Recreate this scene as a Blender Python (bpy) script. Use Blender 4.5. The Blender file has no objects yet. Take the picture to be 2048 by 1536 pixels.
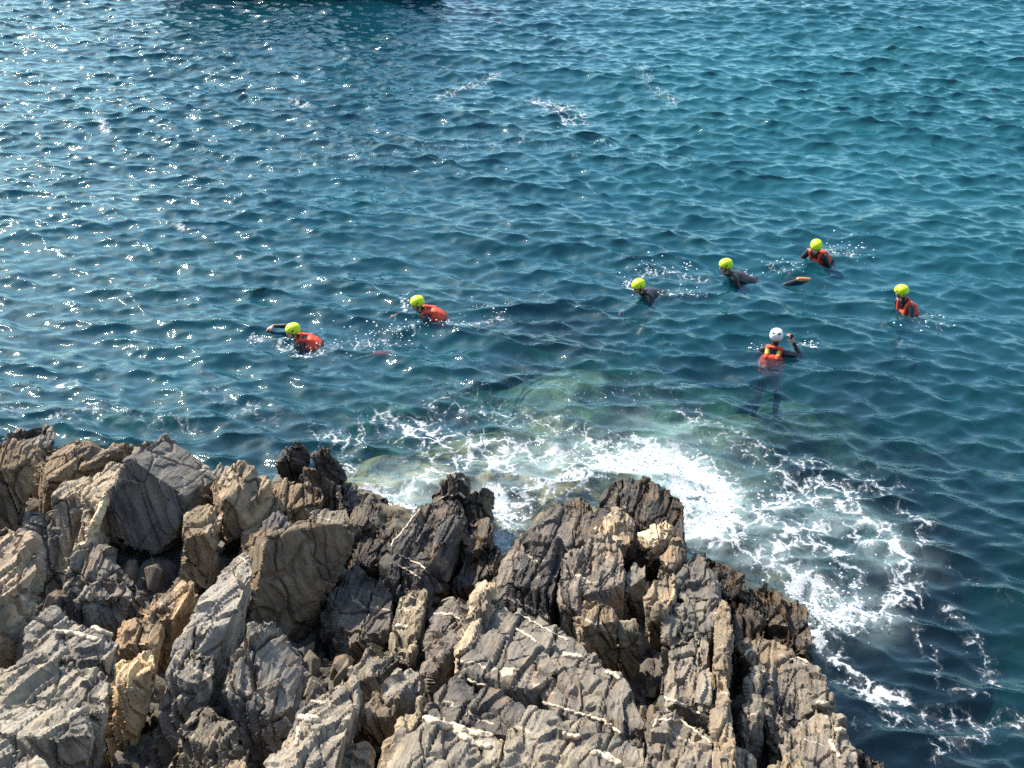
import bpy, bmesh, math, random
import numpy as np
from mathutils import Vector, Matrix

SC = bpy.context.scene
COL = SC.collection
R = math.radians

# ------------------------------------------------------------------ camera
CAM_H, PITCH, FPX = 9.3, 33.0, 2400.0
cam_d = bpy.data.cameras.new('camera')
cam_d.sensor_width = 36.0
cam_d.lens = 36.0 * FPX / 2048.0
cam_d.clip_start, cam_d.clip_end = 0.1, 3000.0
cam = bpy.data.objects.new('camera', cam_d)
COL.objects.link(cam)
cam.location = (0, 0, CAM_H)
cam.rotation_euler = (R(90 - PITCH), 0, 0)
SC.camera = cam

# ------------------------------------------------------------------ sky, sun, exposure
SUN_EL, SUN_AZ = 42.0, -42.0          # azimuth clockwise from +Y (the view direction)
world = bpy.data.worlds.new('World')
SC.world = world
world.use_nodes = True
wn = world.node_tree
bg = wn.nodes['Background']
sky = wn.nodes.new('ShaderNodeTexSky')
sky.sky_type = 'NISHITA'
sky.sun_disc = False
sky.sun_elevation = R(SUN_EL)
sky.sun_rotation = R(SUN_AZ)
sky.dust_density = 0.9
sky.air_density = 1.2
sky.ozone_density = 1.0
wn.links.new(sky.outputs[0], bg.inputs[0])
bg.inputs[1].default_value = 0.15
sun_d = bpy.data.lights.new('sun', 'SUN')
sun_d.energy = 4.7
sun_d.angle = R(0.53)
sun_d.color = (1.0, 0.91, 0.78)
sun = bpy.data.objects.new('sun', sun_d)
COL.objects.link(sun)
sdir = Vector((math.sin(R(SUN_AZ)) * math.cos(R(SUN_EL)), math.cos(R(SUN_AZ)) * math.cos(R(SUN_EL)), math.sin(R(SUN_EL))))
sun.rotation_euler = sdir.to_track_quat('Z', 'Y').to_euler()
sun.location = sdir * 60
SC.view_settings.view_transform = 'Standard'
SC.view_settings.look = 'None'
SC.view_settings.exposure = 1.05
SC.view_settings.gamma = 1.0
SC.cycles.max_bounces = 8
SC.cycles.transparent_max_bounces = 12
SC.cycles.use_denoising = False
SC.cycles.sample_clamp_indirect = 4.0
SC.cycles.caustics_reflective = False
SC.cycles.caustics_refractive = False

rng = np.random.default_rng(7)
random.seed(7)

# ------------------------------------------------------------------ helpers
CT, ST = math.cos(R(PITCH)), math.sin(R(PITCH))


def at(px, py, z=0.0):
    """the place in the world that is z metres above the sea and was measured at px, py in the photograph"""
    u, v = (px - 1024.0) / FPX, (py - 768.0) / FPX
    t = (CAM_H - z) / (ST + v * CT)
    return np.array((t * u, t * (CT - v * ST), z))


def tag(o, label=None, cat=None, group=None, kind=None):
    if label: o['label'] = label
    if cat: o['category'] = cat
    if group: o['group'] = group
    if kind: o['kind'] = kind
    return o


def link_mesh(name, me, parent=None):
    o = bpy.data.objects.new(name, me)
    COL.objects.link(o)
    if parent is not None: o.parent = parent
    return o


def mesh_from(name, verts, faces, smooth=True):
    """fast mesh: faces is an (n,4) or (n,3) int array"""
    me = bpy.data.meshes.new(name)
    verts = np.asarray(verts, dtype=np.float32)
    faces = np.asarray(faces, dtype=np.int32)
    n, k = faces.shape
    me.vertices.add(len(verts))
    me.vertices.foreach_set('co', verts.ravel())
    me.loops.add(n * k)
    me.loops.foreach_set('vertex_index', faces.ravel())
    me.polygons.add(n)
    me.polygons.foreach_set('loop_start', np.arange(0, n * k, k, dtype=np.int32))
    me.polygons.foreach_set('loop_total', np.full(n, k, dtype=np.int32))
    me.polygons.foreach_set('use_smooth', np.full(n, smooth))
    me.update(calc_edges=True)
    return me


def set_attr(me, name, arr):
    a = me.attributes.new(name, 'FLOAT', 'POINT')
    a.data.foreach_set('value', np.asarray(arr, dtype=np.float32).ravel())


# ---- numpy noise
_perm = np.random.default_rng(3).permutation(256)
_perm = np.concatenate([_perm, _perm, _perm])
_grad = np.random.default_rng(4).normal(size=(256, 3))
_grad /= np.linalg.norm(_grad, axis=1)[:, None]


def perlin(P):
    P = np.asarray(P, dtype=np.float64)
    I = np.floor(P).astype(np.int64)
    Fr = P - I
    I &= 255
    W = Fr * Fr * Fr * (Fr * (Fr * 6 - 15) + 10)
    out = np.zeros(len(P))
    for dx in (0, 1):
        wx = W[:, 0] if dx else 1 - W[:, 0]
        for dy in (0, 1):
            wy = W[:, 1] if dy else 1 - W[:, 1]
            for dz in (0, 1):
                wz = W[:, 2] if dz else 1 - W[:, 2]
                h = _perm[_perm[_perm[(I[:, 0] + dx) & 255] + ((I[:, 1] + dy) & 255)] + ((I[:, 2] + dz) & 255)]
                g = _grad[h]
                d = g[:, 0] * (Fr[:, 0] - dx) + g[:, 1] * (Fr[:, 1] - dy) + g[:, 2] * (Fr[:, 2] - dz)
                out += wx * wy * wz * d
    return out * 1.6


def fbm(P, octv=4, gain=0.5):
    o, a, s = 0.0, 1.0, 0.0
    P = np.array(P, dtype=np.float64)
    for i in range(octv):
        o = o + a * perlin(P + 17.3 * i)
        s += a
        a *= gain
        P = P * 2.03
    return o / s


def cells(P, seed=0):
    """jittered cells: nearest distance, second distance, random value of the nearest cell"""
    P = np.asarray(P, dtype=np.float64) + 1000.0
    I = np.floor(P).astype(np.int64)
    f1 = np.full(len(P), 9.0); f2 = np.full(len(P), 9.0); idv = np.zeros(len(P))
    for dx in (-1, 0, 1):
        for dy in (-1, 0, 1):
            for dz in (-1, 0, 1):
                C = I + (dx, dy, dz)
                h = _perm[_perm[_perm[(C[:, 0] + seed) & 255] + (C[:, 1] & 255)] + (C[:, 2] & 255)]
                j = C + 0.5 + 0.42 * _grad[h]
                d = np.sqrt(((P - j) ** 2).sum(1))
                nb = d < f1
                f2 = np.where(nb, f1, np.minimum(f2, d))
                idv = np.where(nb, _perm[h + 7] / 255.0, idv)
                f1 = np.where(nb, d, f1)
    return f1, f2, idv


def sstep(a, b, x):
    t = np.clip((x - a) / (b - a), 0, 1)
    return t * t * (3 - 2 * t)


def seg_dist(X, Y, pts):
    """distance in the ground plane from points to a polyline, and the parameter along it"""
    best = np.full(X.shape, 1e9)
    for (a, b) in zip(pts[:-1], pts[1:]):
        vx, vy = b[0] - a[0], b[1] - a[1]
        L = vx * vx + vy * vy + 1e-9
        t = np.clip(((X - a[0]) * vx + (Y - a[1]) * vy) / L, 0, 1)
        best = np.minimum(best, np.hypot(X - a[0] - t * vx, Y - a[1] - t * vy))
    return best


# ---- node helper
class NT:
    def __init__(self, name):
        self.m = bpy.data.materials.new(name)
        self.m.use_nodes = True
        self.t = self.m.node_tree
        for n in list(self.t.nodes): self.t.nodes.remove(n)
        self.out = self.t.nodes.new('ShaderNodeOutputMaterial')

    def n(self, typ, ins=None, **kw):
        nd = self.t.nodes.new('ShaderNode' + typ)
        for k, v in kw.items(): setattr(nd, k, v)
        for k, v in (ins or {}).items(): self.set(nd.inputs[k], v)
        return nd

    def set(self, sock, v):
        if isinstance(v, bpy.types.NodeSocket): self.t.links.new(v, sock)
        elif isinstance(v, bpy.types.Node): self.t.links.new(v.outputs[0], sock)
        else:
            if isinstance(v, tuple) and len(v) == 3 and sock.type == 'RGBA': v = (*v, 1.0)
            sock.default_value = v

    def math(self, op, a, b=None, c=None, clamp=False):
        nd = self.n('Math', operation=op, use_clamp=clamp)
        self.set(nd.inputs[0], a)
        if b is not None: self.set(nd.inputs[1], b)
        if c is not None: self.set(nd.inputs[2], c)
        return nd.outputs[0]

    def rng(self, v, a, b, c=0.0, d=1.0, smooth=True):
        nd = self.n('MapRange', interpolation_type='SMOOTHSTEP' if smooth else 'LINEAR')
        for i, x in enumerate((v, a, b, c, d)): self.set(nd.inputs[i], x)
        return nd.outputs[0]

    def mix(self, f, a, b, mode='MIX'):
        nd = self.n('Mix', data_type='RGBA', blend_type=mode)
        self.set(nd.inputs[0], f); self.set(nd.inputs[6], a); self.set(nd.inputs[7], b)
        return nd.outputs[2]

    def noise(self, vec, scale, detail=4, rough=0.55, dist=0.0):
        return self.n('TexNoise', {'Vector': vec, 'Scale': scale, 'Detail': detail, 'Roughness': rough, 'Distortion': dist}).outputs[0]

    def map(self, vec, scale=(1, 1, 1), rot=(0, 0, 0), loc=(0, 0, 0)):
        return self.n('Mapping', {'Vector': vec, 'Location': loc, 'Rotation': rot, 'Scale': scale}).outputs[0]

    def attr(self, name):
        return self.n('Attribute', attribute_name=name).outputs['Fac']

    def surf(self, s):
        self.set(self.out.inputs[0], s)
        return self.m


def simple(name, color, rough=0.5, spec=0.4, var=0.15, scale=30.0, bump=0.15):
    """small-object material: colour broken up by noise, with a fine bump"""
    k = NT(name)
    co = k.n('TexCoord').outputs['Object']
    nz = k.noise(co, scale, 4)
    c = k.mix(nz, tuple(x * (1 - var) for x in color), tuple(min(1, x * (1 + var)) for x in color))
    b = k.n('Bump', {'Height': nz, 'Strength': bump, 'Distance': 0.01})
    p = k.n('BsdfPrincipled', {'Base Color': c, 'Roughness': rough, 'Specular IOR Level': spec, 'Normal': b})
    return k.surf(p)


# ------------------------------------------------------------------ bedding of the rock: strike runs seaward, slightly right
LV = np.array((0.20, 0.95, -0.22)); LV /= np.linalg.norm(LV)
BV = np.array((0.88, -0.15, 0.40)); BV -= LV * BV.dot(LV); BV /= np.linalg.norm(BV)
DV = np.cross(BV, LV)
BASIS = np.stack([BV, LV, DV], 1)


def rock_material():
    k = NT('schist_rock')
    pos = k.n('NewGeometry').outputs['Position']
    oi = k.n('ObjectInfo')
    # turn the position into bedding coordinates (x across the beds, y along strike, z down dip)
    def dot(v):
        nd = k.n('VectorMath', operation='DOT_PRODUCT')
        k.set(nd.inputs[0], pos); nd.inputs[1].default_value = tuple(v)
        return nd.outputs['Value']
    bed = k.n('CombineXYZ', {0: dot(BV), 1: dot(LV), 2: dot(DV)}).outputs[0]
    z = k.n('SeparateXYZ', {0: pos}).outputs[2]
    big = k.noise(pos, 0.9, 5, 0.6)
    mid = k.noise(pos, 4.5, 6, 0.65)
    fine = k.noise(pos, 38.0, 5, 0.7)
    strata = k.noise(k.map(bed, (16, 1.4, 1.8)), 1.0, 6, 0.65, 0.4)
    strata2 = k.noise(k.map(bed, (60, 3.0, 4.0)), 1.0, 4, 0.6, 0.3)
    # base: object tint, varied by beds and blotches
    tint = k.mix(1.0, oi.outputs['Color'], (0.93, 0.885, 0.79), 'MULTIPLY')
    c = k.mix(k.rng(strata, 0.35, 0.65), k.mix(1.0, tint, (0.62, 0.62, 0.66), 'MULTIPLY'), k.mix(1.0, tint, (1.28, 1.24, 1.18), 'MULTIPLY'))
    c = k.mix(k.rng(mid, 0.42, 0.72, 0, 0.65), c, k.mix(1.0, tint, (1.15, 1.0, 0.84), 'MULTIPLY'))
    # ochre staining
    oc = k.math('MULTIPLY', k.rng(k.noise(k.map(bed, (3.0, 1.2, 1.2), loc=(4, 2, 9)), 1.0, 5, 0.65), 0.53, 0.66), k.rng(mid, 0.35, 0.6))
    c = k.mix(k.math('MULTIPLY', oc, 0.5), c, (0.33, 0.22, 0.12))
    # dark mineral specks and crevice grime
    c = k.mix(k.rng(fine, 0.56, 0.74, 0, 0.6), c, (0.045, 0.042, 0.04))
    c = k.mix(k.rng(strata2, 0.58, 0.72, 0, 0.45), c, (0.06, 0.055, 0.05))
    # black crust in patches
    bk = k.math('MULTIPLY', k.rng(k.noise(k.map(bed, (2.4, 1.3, 1.3), loc=(7, 3, 1)), 1.0, 6, 0.7), 0.50, 0.62), 0.62)
    c = k.mix(bk, c, (0.048, 0.045, 0.042))
    # pale lichen crusts
    li = k.noise(pos, 9.0, 6, 0.75)
    li2 = k.noise(pos, 1.7, 3)
    lm = k.math('MULTIPLY', k.rng(li, 0.60, 0.66), k.rng(li2, 0.50, 0.62))
    c = k.mix(k.math('MULTIPLY', lm, 0.8), c, (0.46, 0.44, 0.38))
    # quartz veins crossing the beds
    vn = (0.42, 0.80, 0.42)
    vv = k.n('VectorMath', operation='DOT_PRODUCT'); k.set(vv.inputs[0], pos); vv.inputs[1].default_value = vn
    warp = k.math('MULTIPLY_ADD', k.noise(pos, 1.6, 4, 0.6), 0.55, vv.outputs['Value'])
    fr = k.math('ABSOLUTE', k.math('SUBTRACT', k.math('FRACT', k.math('MULTIPLY', warp, 1.9)), 0.5))
    wid = k.math('MULTIPLY_ADD', k.rng(mid, 0.4, 0.7), 0.035, 0.008)
    vm = k.math('LESS_THAN', fr, wid)
    vm = k.math('MULTIPLY', vm, k.rng(k.noise(pos, 1.1, 3), 0.49, 0.56))
    c = k.mix(k.math('MULTIPLY', vm, 0.7), c, (0.50, 0.43, 0.32))
    # wet and weed-darkened below the splash line
    wl = k.math('MULTIPLY_ADD', k.math('SUBTRACT', big, 0.5), 1.3, z)
    wet = k.rng(wl, 1.15, 0.55)
    wetc = k.mix(k.rng(mid, 0.4, 0.6), (0.018, 0.016, 0.016), (0.075, 0.046, 0.018))
    c = k.mix(k.math('MULTIPLY', wet, 0.9), c, wetc)
    rough = k.rng(wet, 0, 1, 0.82, 0.35, False)
    # bump
    h = k.math('MULTIPLY_ADD', strata, 0.9, k.math('MULTIPLY', strata2, 0.35))
    h = k.math('MULTIPLY_ADD', k.noise(k.map(bed, (30, 12, 14)), 1.0, 8, 0.72), 0.75, h)
    h = k.math('MULTIPLY_ADD', vm, 0.12, h)
    b = k.n('Bump', {'Height': h, 'Strength': 0.8, 'Distance': 0.03})
    p = k.n('BsdfPrincipled', {'Base Color': c, 'Roughness': rough, 'Specular IOR Level': 0.35, 'Normal': b})
    return k.surf(p)


M_ROCK = rock_material()

# tints: base colours of the beds, with golden sunlight partly put into PALE
GREY, PALE, BROWN, DARK, OCHRE, CREAM, BLACK = ((0.205, 0.20, 0.185), (0.35, 0.315, 0.255), (0.21, 0.165, 0.115),
    (0.062, 0.060, 0.060), (0.38, 0.29, 0.19), (0.62, 0.52, 0.38), (0.028, 0.026, 0.025))


def hull_bm(pts):
    bm = bmesh.new()
    for p in pts: bm.verts.new(tuple(p))
    r = bmesh.ops.convex_hull(bm, input=bm.verts)
    bmesh.ops.delete(bm, geom=[v for v in bm.verts if not v.link_faces], context='VERTS')
    return bm


def cut_hull(pts, co, no):
    """keep the part of the convex body on the inner side of the plane"""
    bm = hull_bm(pts)
    bmesh.ops.bisect_plane(bm, geom=bm.verts[:] + bm.edges[:] + bm.faces[:], plane_co=tuple(co), plane_no=tuple(no), clear_outer=True)
    out = np.array([v.co[:] for v in bm.verts])
    bm.free()
    return out


def remesh(bm, vox, name):
    me = bpy.data.meshes.new(name)
    bm.to_mesh(me); bm.free()
    o = bpy.data.objects.new(name, me)
    COL.objects.link(o)
    md = o.modifiers.new('remesh', 'REMESH')
    md.mode = 'VOXEL'; md.voxel_size = vox; md.use_smooth_shade = True
    dg = bpy.context.evaluated_depsgraph_get()
    m2 = bpy.data.meshes.new_from_object(o.evaluated_get(dg))
    bpy.data.objects.remove(o); bpy.data.meshes.remove(me)
    m2.name = name
    return m2


def get_co(me):
    a = np.empty(len(me.vertices) * 3, dtype=np.float32); me.vertices.foreach_get('co', a)
    n = np.empty(len(me.vertices) * 3, dtype=np.float32); me.vertices.foreach_get('normal', n)
    return a.reshape(-1, 3).astype(np.float64), n.reshape(-1, 3).astype(np.float64)


def facets(P, seed=0):
    """broken faces: inside each jittered cell the surface is a plane of its own tilt and height"""
    P = np.asarray(P, dtype=np.float64) + 1000.0
    I = np.floor(P).astype(np.int64)
    f1 = np.full(len(P), 9.0); val = np.zeros(len(P))
    for dx in (-1, 0, 1):
        for dy in (-1, 0, 1):
            for dz in (-1, 0, 1):
                C = I + (dx, dy, dz)
                h = _perm[_perm[_perm[(C[:, 0] + seed) & 255] + (C[:, 1] & 255)] + (C[:, 2] & 255)]
                D = P - (C + 0.5 + 0.45 * _grad[h])
                d = (D * D).sum(1)
                nb = d < f1
                g = _grad[(h + 91) & 255]
                val = np.where(nb, 0.55 * (D * g).sum(1) + 0.8 * (_perm[h + 7] / 255.0 - 0.5), val)
                f1 = np.where(nb, d, f1)
    return val


def weather(P, N, amp=1.0, bedded=1.0):
    """split, ledge and break a rock surface along its bedding"""
    Q = P @ BASIS                                  # across beds, along strike, down dip
    nb = np.abs(N @ BV)
    w = fbm(P * 1.6, 3)
    q = Q + np.stack([0.06 * w, 0 * w, 0 * w], 1)
    edge = 1 - 0.8 * sstep(0.55, 0.95, nb)
    def lamina(t, l):                              # thin beds, each broken off at its own lengths
        i = np.floor(t).astype(np.int64) & 255
        j = np.floor(l + _perm[i] / 37.0).astype(np.int64) & 255
        return _perm[_perm[i] + j] / 255.0 - 0.5
    qw = q[:, 0] + 0.012 * perlin(P * 6 + 2)
    s3 = perlin(q * (60, 3, 4) + 9)
    d = edge * bedded * (0.050 * lamina(qw * 9, q[:, 1] * 1.6 + 0.8 * w) + 0.026 * lamina(qw * 23 + 0.5, q[:, 1] * 3.3 + w) + 0.009 * s3)
    d += (1 - edge) * bedded * (-0.022 * np.abs(perlin(q * (1.5, 1.0, 15) + 3)) + 0.012 * perlin(q * (1.5, 0.9, 6) + 7))
    wq = 0.22 * fbm(P * 2.6, 2)[:, None]
    d += 0.085 * facets(q * (4.2, 1.5, 2.0) + wq) * (0.4 + 0.6 * edge)
    d += 0.018 * facets(q * (9.0, 4.2, 5.0) + wq, 31) * (0.35 + 0.65 * edge)
    f1, f2, idv = cells(q * (3.4, 1.3, 1.7) + wq, 77)
    d -= 0.05 * sstep(0.07, 0.0, f2 - f1)
    d += 0.022 * fbm(P * 2.3 + 3, 2) + 0.005 * fbm(P * 13 + 8, 3, 0.6)
    # partings that run through the whole shore along the same beds
    t = (Q[:, 0] + 0.07 * fbm(P * 0.9 + 21, 2)) * 3.4
    fr = np.abs(t - np.floor(t) - 0.5)
    on = sstep(-0.25, 0.15, perlin(q * (2.0, 0.55, 0.7) + 40))
    d -= 0.065 * sstep(0.47, 0.5, fr) * on * edge
    d += 0.06 * (_perm[np.floor(t).astype(np.int64) & 255] / 255.0 - 0.5) * edge
    return P + N * (d * amp)[:, None]


TERRAIN_PTS = []
ROCKS = []


def rock(label, Z, poly, ext=(0.05, -0.10, -1.0), tint=GREY, layers=1, chips=7, vox=0.0135, amp=1.0, name='boulder', low=0.62, bedded=1.0):
    """one block of the shore: an outline with heights, extruded to its foot, split into beds, chipped and weathered"""
    rr = random.Random(label)
    py = [p[1] for p in poly]
    y0, y1 = min(py), max(py)
    za, zb = Z if isinstance(Z, tuple) else (Z, Z)
    top = []
    for p in poly:
        z = za + (zb - za) * ((p[1] - y0) / max(1, y1 - y0)) + (p[2] if len(p) > 2 else 0.0)
        top.append(at(p[0], p[1], z))
    top = np.array(top)
    ext = np.array(ext, dtype=float)
    lean = float(np.clip((1150 - np.mean([p[0] for p in poly])) / 500, 0, 1)) * (-ext[2]) * (abs(ext[1]) < 0.5)
    ext = ext + lean * np.array((-0.34, -0.16, 0))
    c0 = top.mean(0)
    top = c0 + (top - c0) * 1.015
    TERRAIN_PTS.append((c0[0] + 0.4 * ext[0], c0[1] + 0.4 * ext[1], c0[2] - low))
    bot = c0 + (top - c0) * 1.06 + ext
    pts = np.concatenate([top, bot])
    size = float(np.ptp(pts, axis=0).max())
    # lay the blocks out as beds
    pieces = []
    if layers > 1:
        pr = pts @ BV
        lo, hi = pr.min(), pr.max()
        cuts = [lo] + sorted(lo + (hi - lo) * (i + rr.uniform(-0.28, 0.28)) / layers for i in range(1, layers)) + [hi]
        for a, b in zip(cuts[:-1], cuts[1:]):
            q = cut_hull(pts, BV * (b + 0.01), BV)
            if len(q) < 4: continue
            q = cut_hull(q, BV * (a - 0.01), -BV)
            if len(q) < 4: continue
            q = q + LV * rr.uniform(-0.09, 0.07) * min(1, size) + np.array((0, 0, rr.uniform(-0.10, 0.05))) * min(1.0, size)
            pieces.append(q)
    else:
        pieces = [pts]
    bm = bmesh.new()
    for q in pieces:
        for i in range(chips):
            v = q[rr.randrange(len(q))]
            c = q.mean(0)
            d = v - c + np.array([rr.gauss(0, 0.25 * size) for _ in range(3)])
            d /= np.linalg.norm(d) + 1e-9
            m = (q @ d).max()
            q2 = cut_hull(q, d * (m - size * rr.uniform(0.015, 0.07)), d)
            if len(q2) >= 4: q = q2
        hb = hull_bm(q)
        tmp = bpy.data.meshes.new('t'); hb.to_mesh(tmp); hb.free()
        bm.from_mesh(tmp); bpy.data.meshes.remove(tmp)
    me = remesh(bm, vox, name)
    P, N = get_co(me)
    P = weather(P, N, amp, bedded)
    base = np.array((c0[0] + ext[0] * 0.5, c0[1] + ext[1] * 0.5, P[:, 2].min()))
    me.vertices.foreach_set('co', (P - base).astype(np.float32).ravel())
    me.update()
    me.set_sharp_from_angle(angle=R(21))
    me.materials.append(M_ROCK)
    o = link_mesh(name, me)
    o.location = tuple(base)
    j = 1 + rr.uniform(-0.12, 0.12)
    o.color = (tint[0] * j, tint[1] * j, tint[2] * j, 1)
    tag(o, label, 'rock')
    ROCKS.append(o)
    return o


# ------------------------------------------------------------------ the rocks of the shore, from the far left round to the right
S, BL, PI_ = 'rock_slab', 'boulder', 'rock_pinnacle'
rock('low grey rock at the far left end of the shore against the sea', 1.5, [(-30, 885), (40, 850), (110, 845), (122, 865), (120, 885), (60, 900), (-30, 910)], tint=GREY, layers=2)
rock('upright brown slab cut by the left edge of the photo', (2.3, 2.15), [(-60, 885), (62, 878), (74, 902), (60, 925), (-60, 950)], (0.05, -0.45, -1.1), BROWN, layers=2, name=S)
rock('long low crest with a warm lit top behind the big dark block', (1.55, 1.75), [(75, 905), (165, 867), (235, 862), (270, 875), (200, 905), (150, 918), (105, 952), (86, 925)], (0.1, -0.15, -0.9), BROWN, layers=3)
rock('blunt grey knob at the seaward end of the long low crest', 1.35, [(225, 905), (262, 880), (312, 876), (332, 900), (328, 925), (280, 918)], (0.05, -0.05, -1.2), GREY, layers=2)
rock('pale lit slab sloping down to the left of the big dark block', (1.75, 1.95), [(102, 985), (142, 945), (228, 922), (258, 920), (216, 998), (168, 1005)], (0.1, -0.25, -0.9), PALE, layers=3, name=S)
rock('big dark flat-faced block tilted up like a roof tile', 0, [(258, 916, 2.25), (372, 995, 1.85), (350, 1080, 1.5), (310, 1106, 1.4), (196, 1066, 1.55), (205, 1005, 1.85)], (0.15, 0.75, -0.30), (0.15, 0.148, 0.145), layers=1, chips=3, amp=0.45, name=BL)
rock('pale ledge running right from the top of the big dark block', (1.75, 1.6), [(268, 918), (345, 924), (420, 950), (424, 966), (395, 975), (330, 950)], (0.05, -0.05, -0.9), PALE, layers=2, name=S)
rock('small bright white rock wedged against the left edge of the big dark block', (1.95, 1.85), [(168, 998), (212, 998), (200, 1035), (176, 1064), (154, 1052)], (0.05, -0.05, -0.5), (0.7, 0.62, 0.48), name=BL)
rock('shadowed grey block below the pale lit slab', 1.75, [(40, 1022), (65, 1012), (135, 1033), (142, 1055), (110, 1060), (50, 1045)], (0.1, -0.3, -0.8), GREY, layers=2, name=BL)
rock('sunlit tan slab at the left edge halfway up the shore', (2.4, 2.7), [(-60, 1040), (20, 1055), (60, 1085), (68, 1140), (45, 1195), (-60, 1260)], (0.15, -0.35, -1.0), (0.28, 0.24, 0.19), layers=2, name=S)
rock('pointed grey block in front of the foot of the big dark block', (1.75, 1.7), [(150, 1108), (190, 1066), (205, 1073), (240, 1108), (297, 1163), (262, 1165), (200, 1135), (152, 1130)], (0.0, -0.25, -0.8), GREY, layers=2)
rock('squat block with a pale lichen face below the pointed grey block', 2.05, [(150, 1182), (185, 1160), (216, 1143), (262, 1147), (272, 1170), (215, 1182), (112, 1190)], (0.05, -0.2, -0.75), GREY, layers=2, name=BL)
rock('ochre stained step highest on the rusty ledge', (1.85, 2.0), [(300, 1165), (345, 1160), (392, 1156), (362, 1200), (350, 1235), (285, 1238), (284, 1205)], (0.05, -0.1, -0.7), OCHRE, layers=3, name=S)
rock('ochre middle step of the rusty ledge', 2.2, [(243, 1245), (275, 1238), (322, 1240), (312, 1277), (238, 1288)], (0.05, -0.1, -0.7), OCHRE, layers=2, name=S)
rock('brightest yellow lit step at the foot of the rusty ledge', (2.4, 2.5), [(243, 1293), (312, 1293), (306, 1335), (280, 1347), (219, 1337), (225, 1313)], (0.08, -0.35, -1.3), (0.46, 0.37, 0.24), layers=2, name=S)
rock('long pale grey plank of rock leaning beside the great brown face', (1.85, 2.45), [(450, 1120), (480, 1092), (500, 1112), (507, 1140), (485, 1192), (470, 1225), (435, 1277), (352, 1277), (385, 1220), (430, 1160)], (0.12, -0.15, -0.9), (0.27, 0.265, 0.25), layers=1, amp=0.8, name=S)
rock('short end block below the long pale grey plank', (2.5, 2.6), [(358, 1272), (388, 1267), (430, 1277), (432, 1310), (402, 1328), (332, 1325), (340, 1298)], (0.1, -0.3, -1.1), GREY, layers=2, name=BL)
rock('great brown streaked rock face in the middle of the left shore', 0, [(505, 1085, 1.85), (560, 1062, 1.8), (640, 1050, 1.72), (682, 1044, 1.65), (716, 1055, 1.55), (695, 1120, 1.25), (660, 1200, 0.95), (622, 1268, 0.75), (520, 1350, 0.8), (455, 1350, 0.95), (500, 1170, 1.55)], (-0.35, 0.55, -0.45), (0.20, 0.165, 0.12), layers=1, chips=2, amp=0.75, name='boulder')
rock('honey coloured top slab on the crest right of the big dark block', (1.65, 1.75), [(420, 972), (445, 945), (490, 927), (520, 932), (538, 952), (505, 987), (455, 1003), (438, 987)], (0.1, -0.1, -0.45), (0.34, 0.285, 0.205), layers=3, name=S)
rock('blocky yellow edged rock against the right corner of the big dark block', 1.8, [(375, 1022), (400, 992), (452, 1005), (448, 1030), (432, 1052), (364, 1066)], (0.1, -0.12, -0.6), (0.29, 0.24, 0.17), layers=2, name=BL)
rock('brown overhang running seaward below the honey coloured slab', (1.45, 1.35), [(452, 1012), (520, 985), (532, 943), (565, 948), (605, 955), (648, 960), (650, 985), (570, 1002), (520, 1012), (470, 1040)], (0.12, -0.30, -0.9), BROWN, layers=2, name=S)
rock('small grey boulder at the waterline behind the pale ledge', 0.95, [(370, 938), (390, 920), (420, 930), (416, 948)], (0, 0, -0.8), GREY)
rock('small rounded grey boulder at the waterline behind the honey coloured slab', 0.95, [(420, 942), (436, 930), (466, 936), (456, 952), (420, 956)], (0, 0, -0.8), GREY)
rock('dark knobbly pinnacle standing against green water left of the pointed one', (1.0, 0.8), [(555, 938), (566, 905), (595, 885, 0.1), (615, 900), (622, 925), (592, 942)], (0, 0, -1.0), DARK, layers=2, name=PI_)
rock('sharply pointed grey pinnacle at the waterline', 0, [(600, 935, 0.95), (622, 912, 1.1), (650, 893, 1.35), (664, 920, 1.0), (692, 935, 0.7), (694, 965, 0.6), (650, 955, 0.9)], (0.0, -0.05, -1.0), DARK, layers=3, name=PI_)
rock('warm brown ledge at the foot of the two pinnacles', 1.2, [(578, 945), (608, 932), (636, 944), (655, 962), (640, 985), (600, 965)], (0.05, -0.15, -0.9), (0.30, 0.23, 0.15), layers=2, name=S)
rock('dark broken rock on the waterline right of the pinnacles', (0.65, 0.8), [(680, 962), (704, 948), (728, 975), (722, 1012), (688, 1005)], (0, -0.05, -0.9), DARK, layers=2)
rock('dark brown rock with a lit top where the white wash runs in', (0.75, 0.9), [(716, 1010), (740, 973), (768, 1008), (754, 1042), (712, 1055)], (0.0, -0.1, -1.0), (0.12, 0.10, 0.08), layers=2)
rock('black wet rock covered with pale barnacles beside the great brown face', (0.75, 0.9), [(712, 1075), (740, 1038), (780, 1030), (794, 1062), (772, 1130), (718, 1125)], (0.0, -0.15, -1.0), BLACK, layers=2)
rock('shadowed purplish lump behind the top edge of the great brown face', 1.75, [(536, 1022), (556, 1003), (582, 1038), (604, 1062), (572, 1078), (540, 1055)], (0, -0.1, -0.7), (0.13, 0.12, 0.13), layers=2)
rock('small sunlit blocks on the right end of the great brown face', 1.65, [(618, 1022), (650, 1008), (692, 1013), (704, 1048), (640, 1052)], (0, 0, -0.7), (0.22, 0.20, 0.16), layers=3)
rock('long dark ridge slab with a sunlit left edge running out to the foam', (0.85, 1.25), [(762, 1130), (800, 1072), (862, 1003), (903, 990), (941, 1000), (918, 1062), (890, 1120), (852, 1178), (800, 1130)], (0.15, -0.15, -0.9), DARK, layers=3, name=S)
rock('black jagged pinnacle at the seaward end of the dark ridge', (0.9, 0.75), [(860, 1003), (878, 966), (904, 938, 0.1), (926, 934, 0.1), (940, 950), (936, 985), (906, 992)], (0.05, 0, -1.0), BLACK, layers=3, name=PI_)
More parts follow.
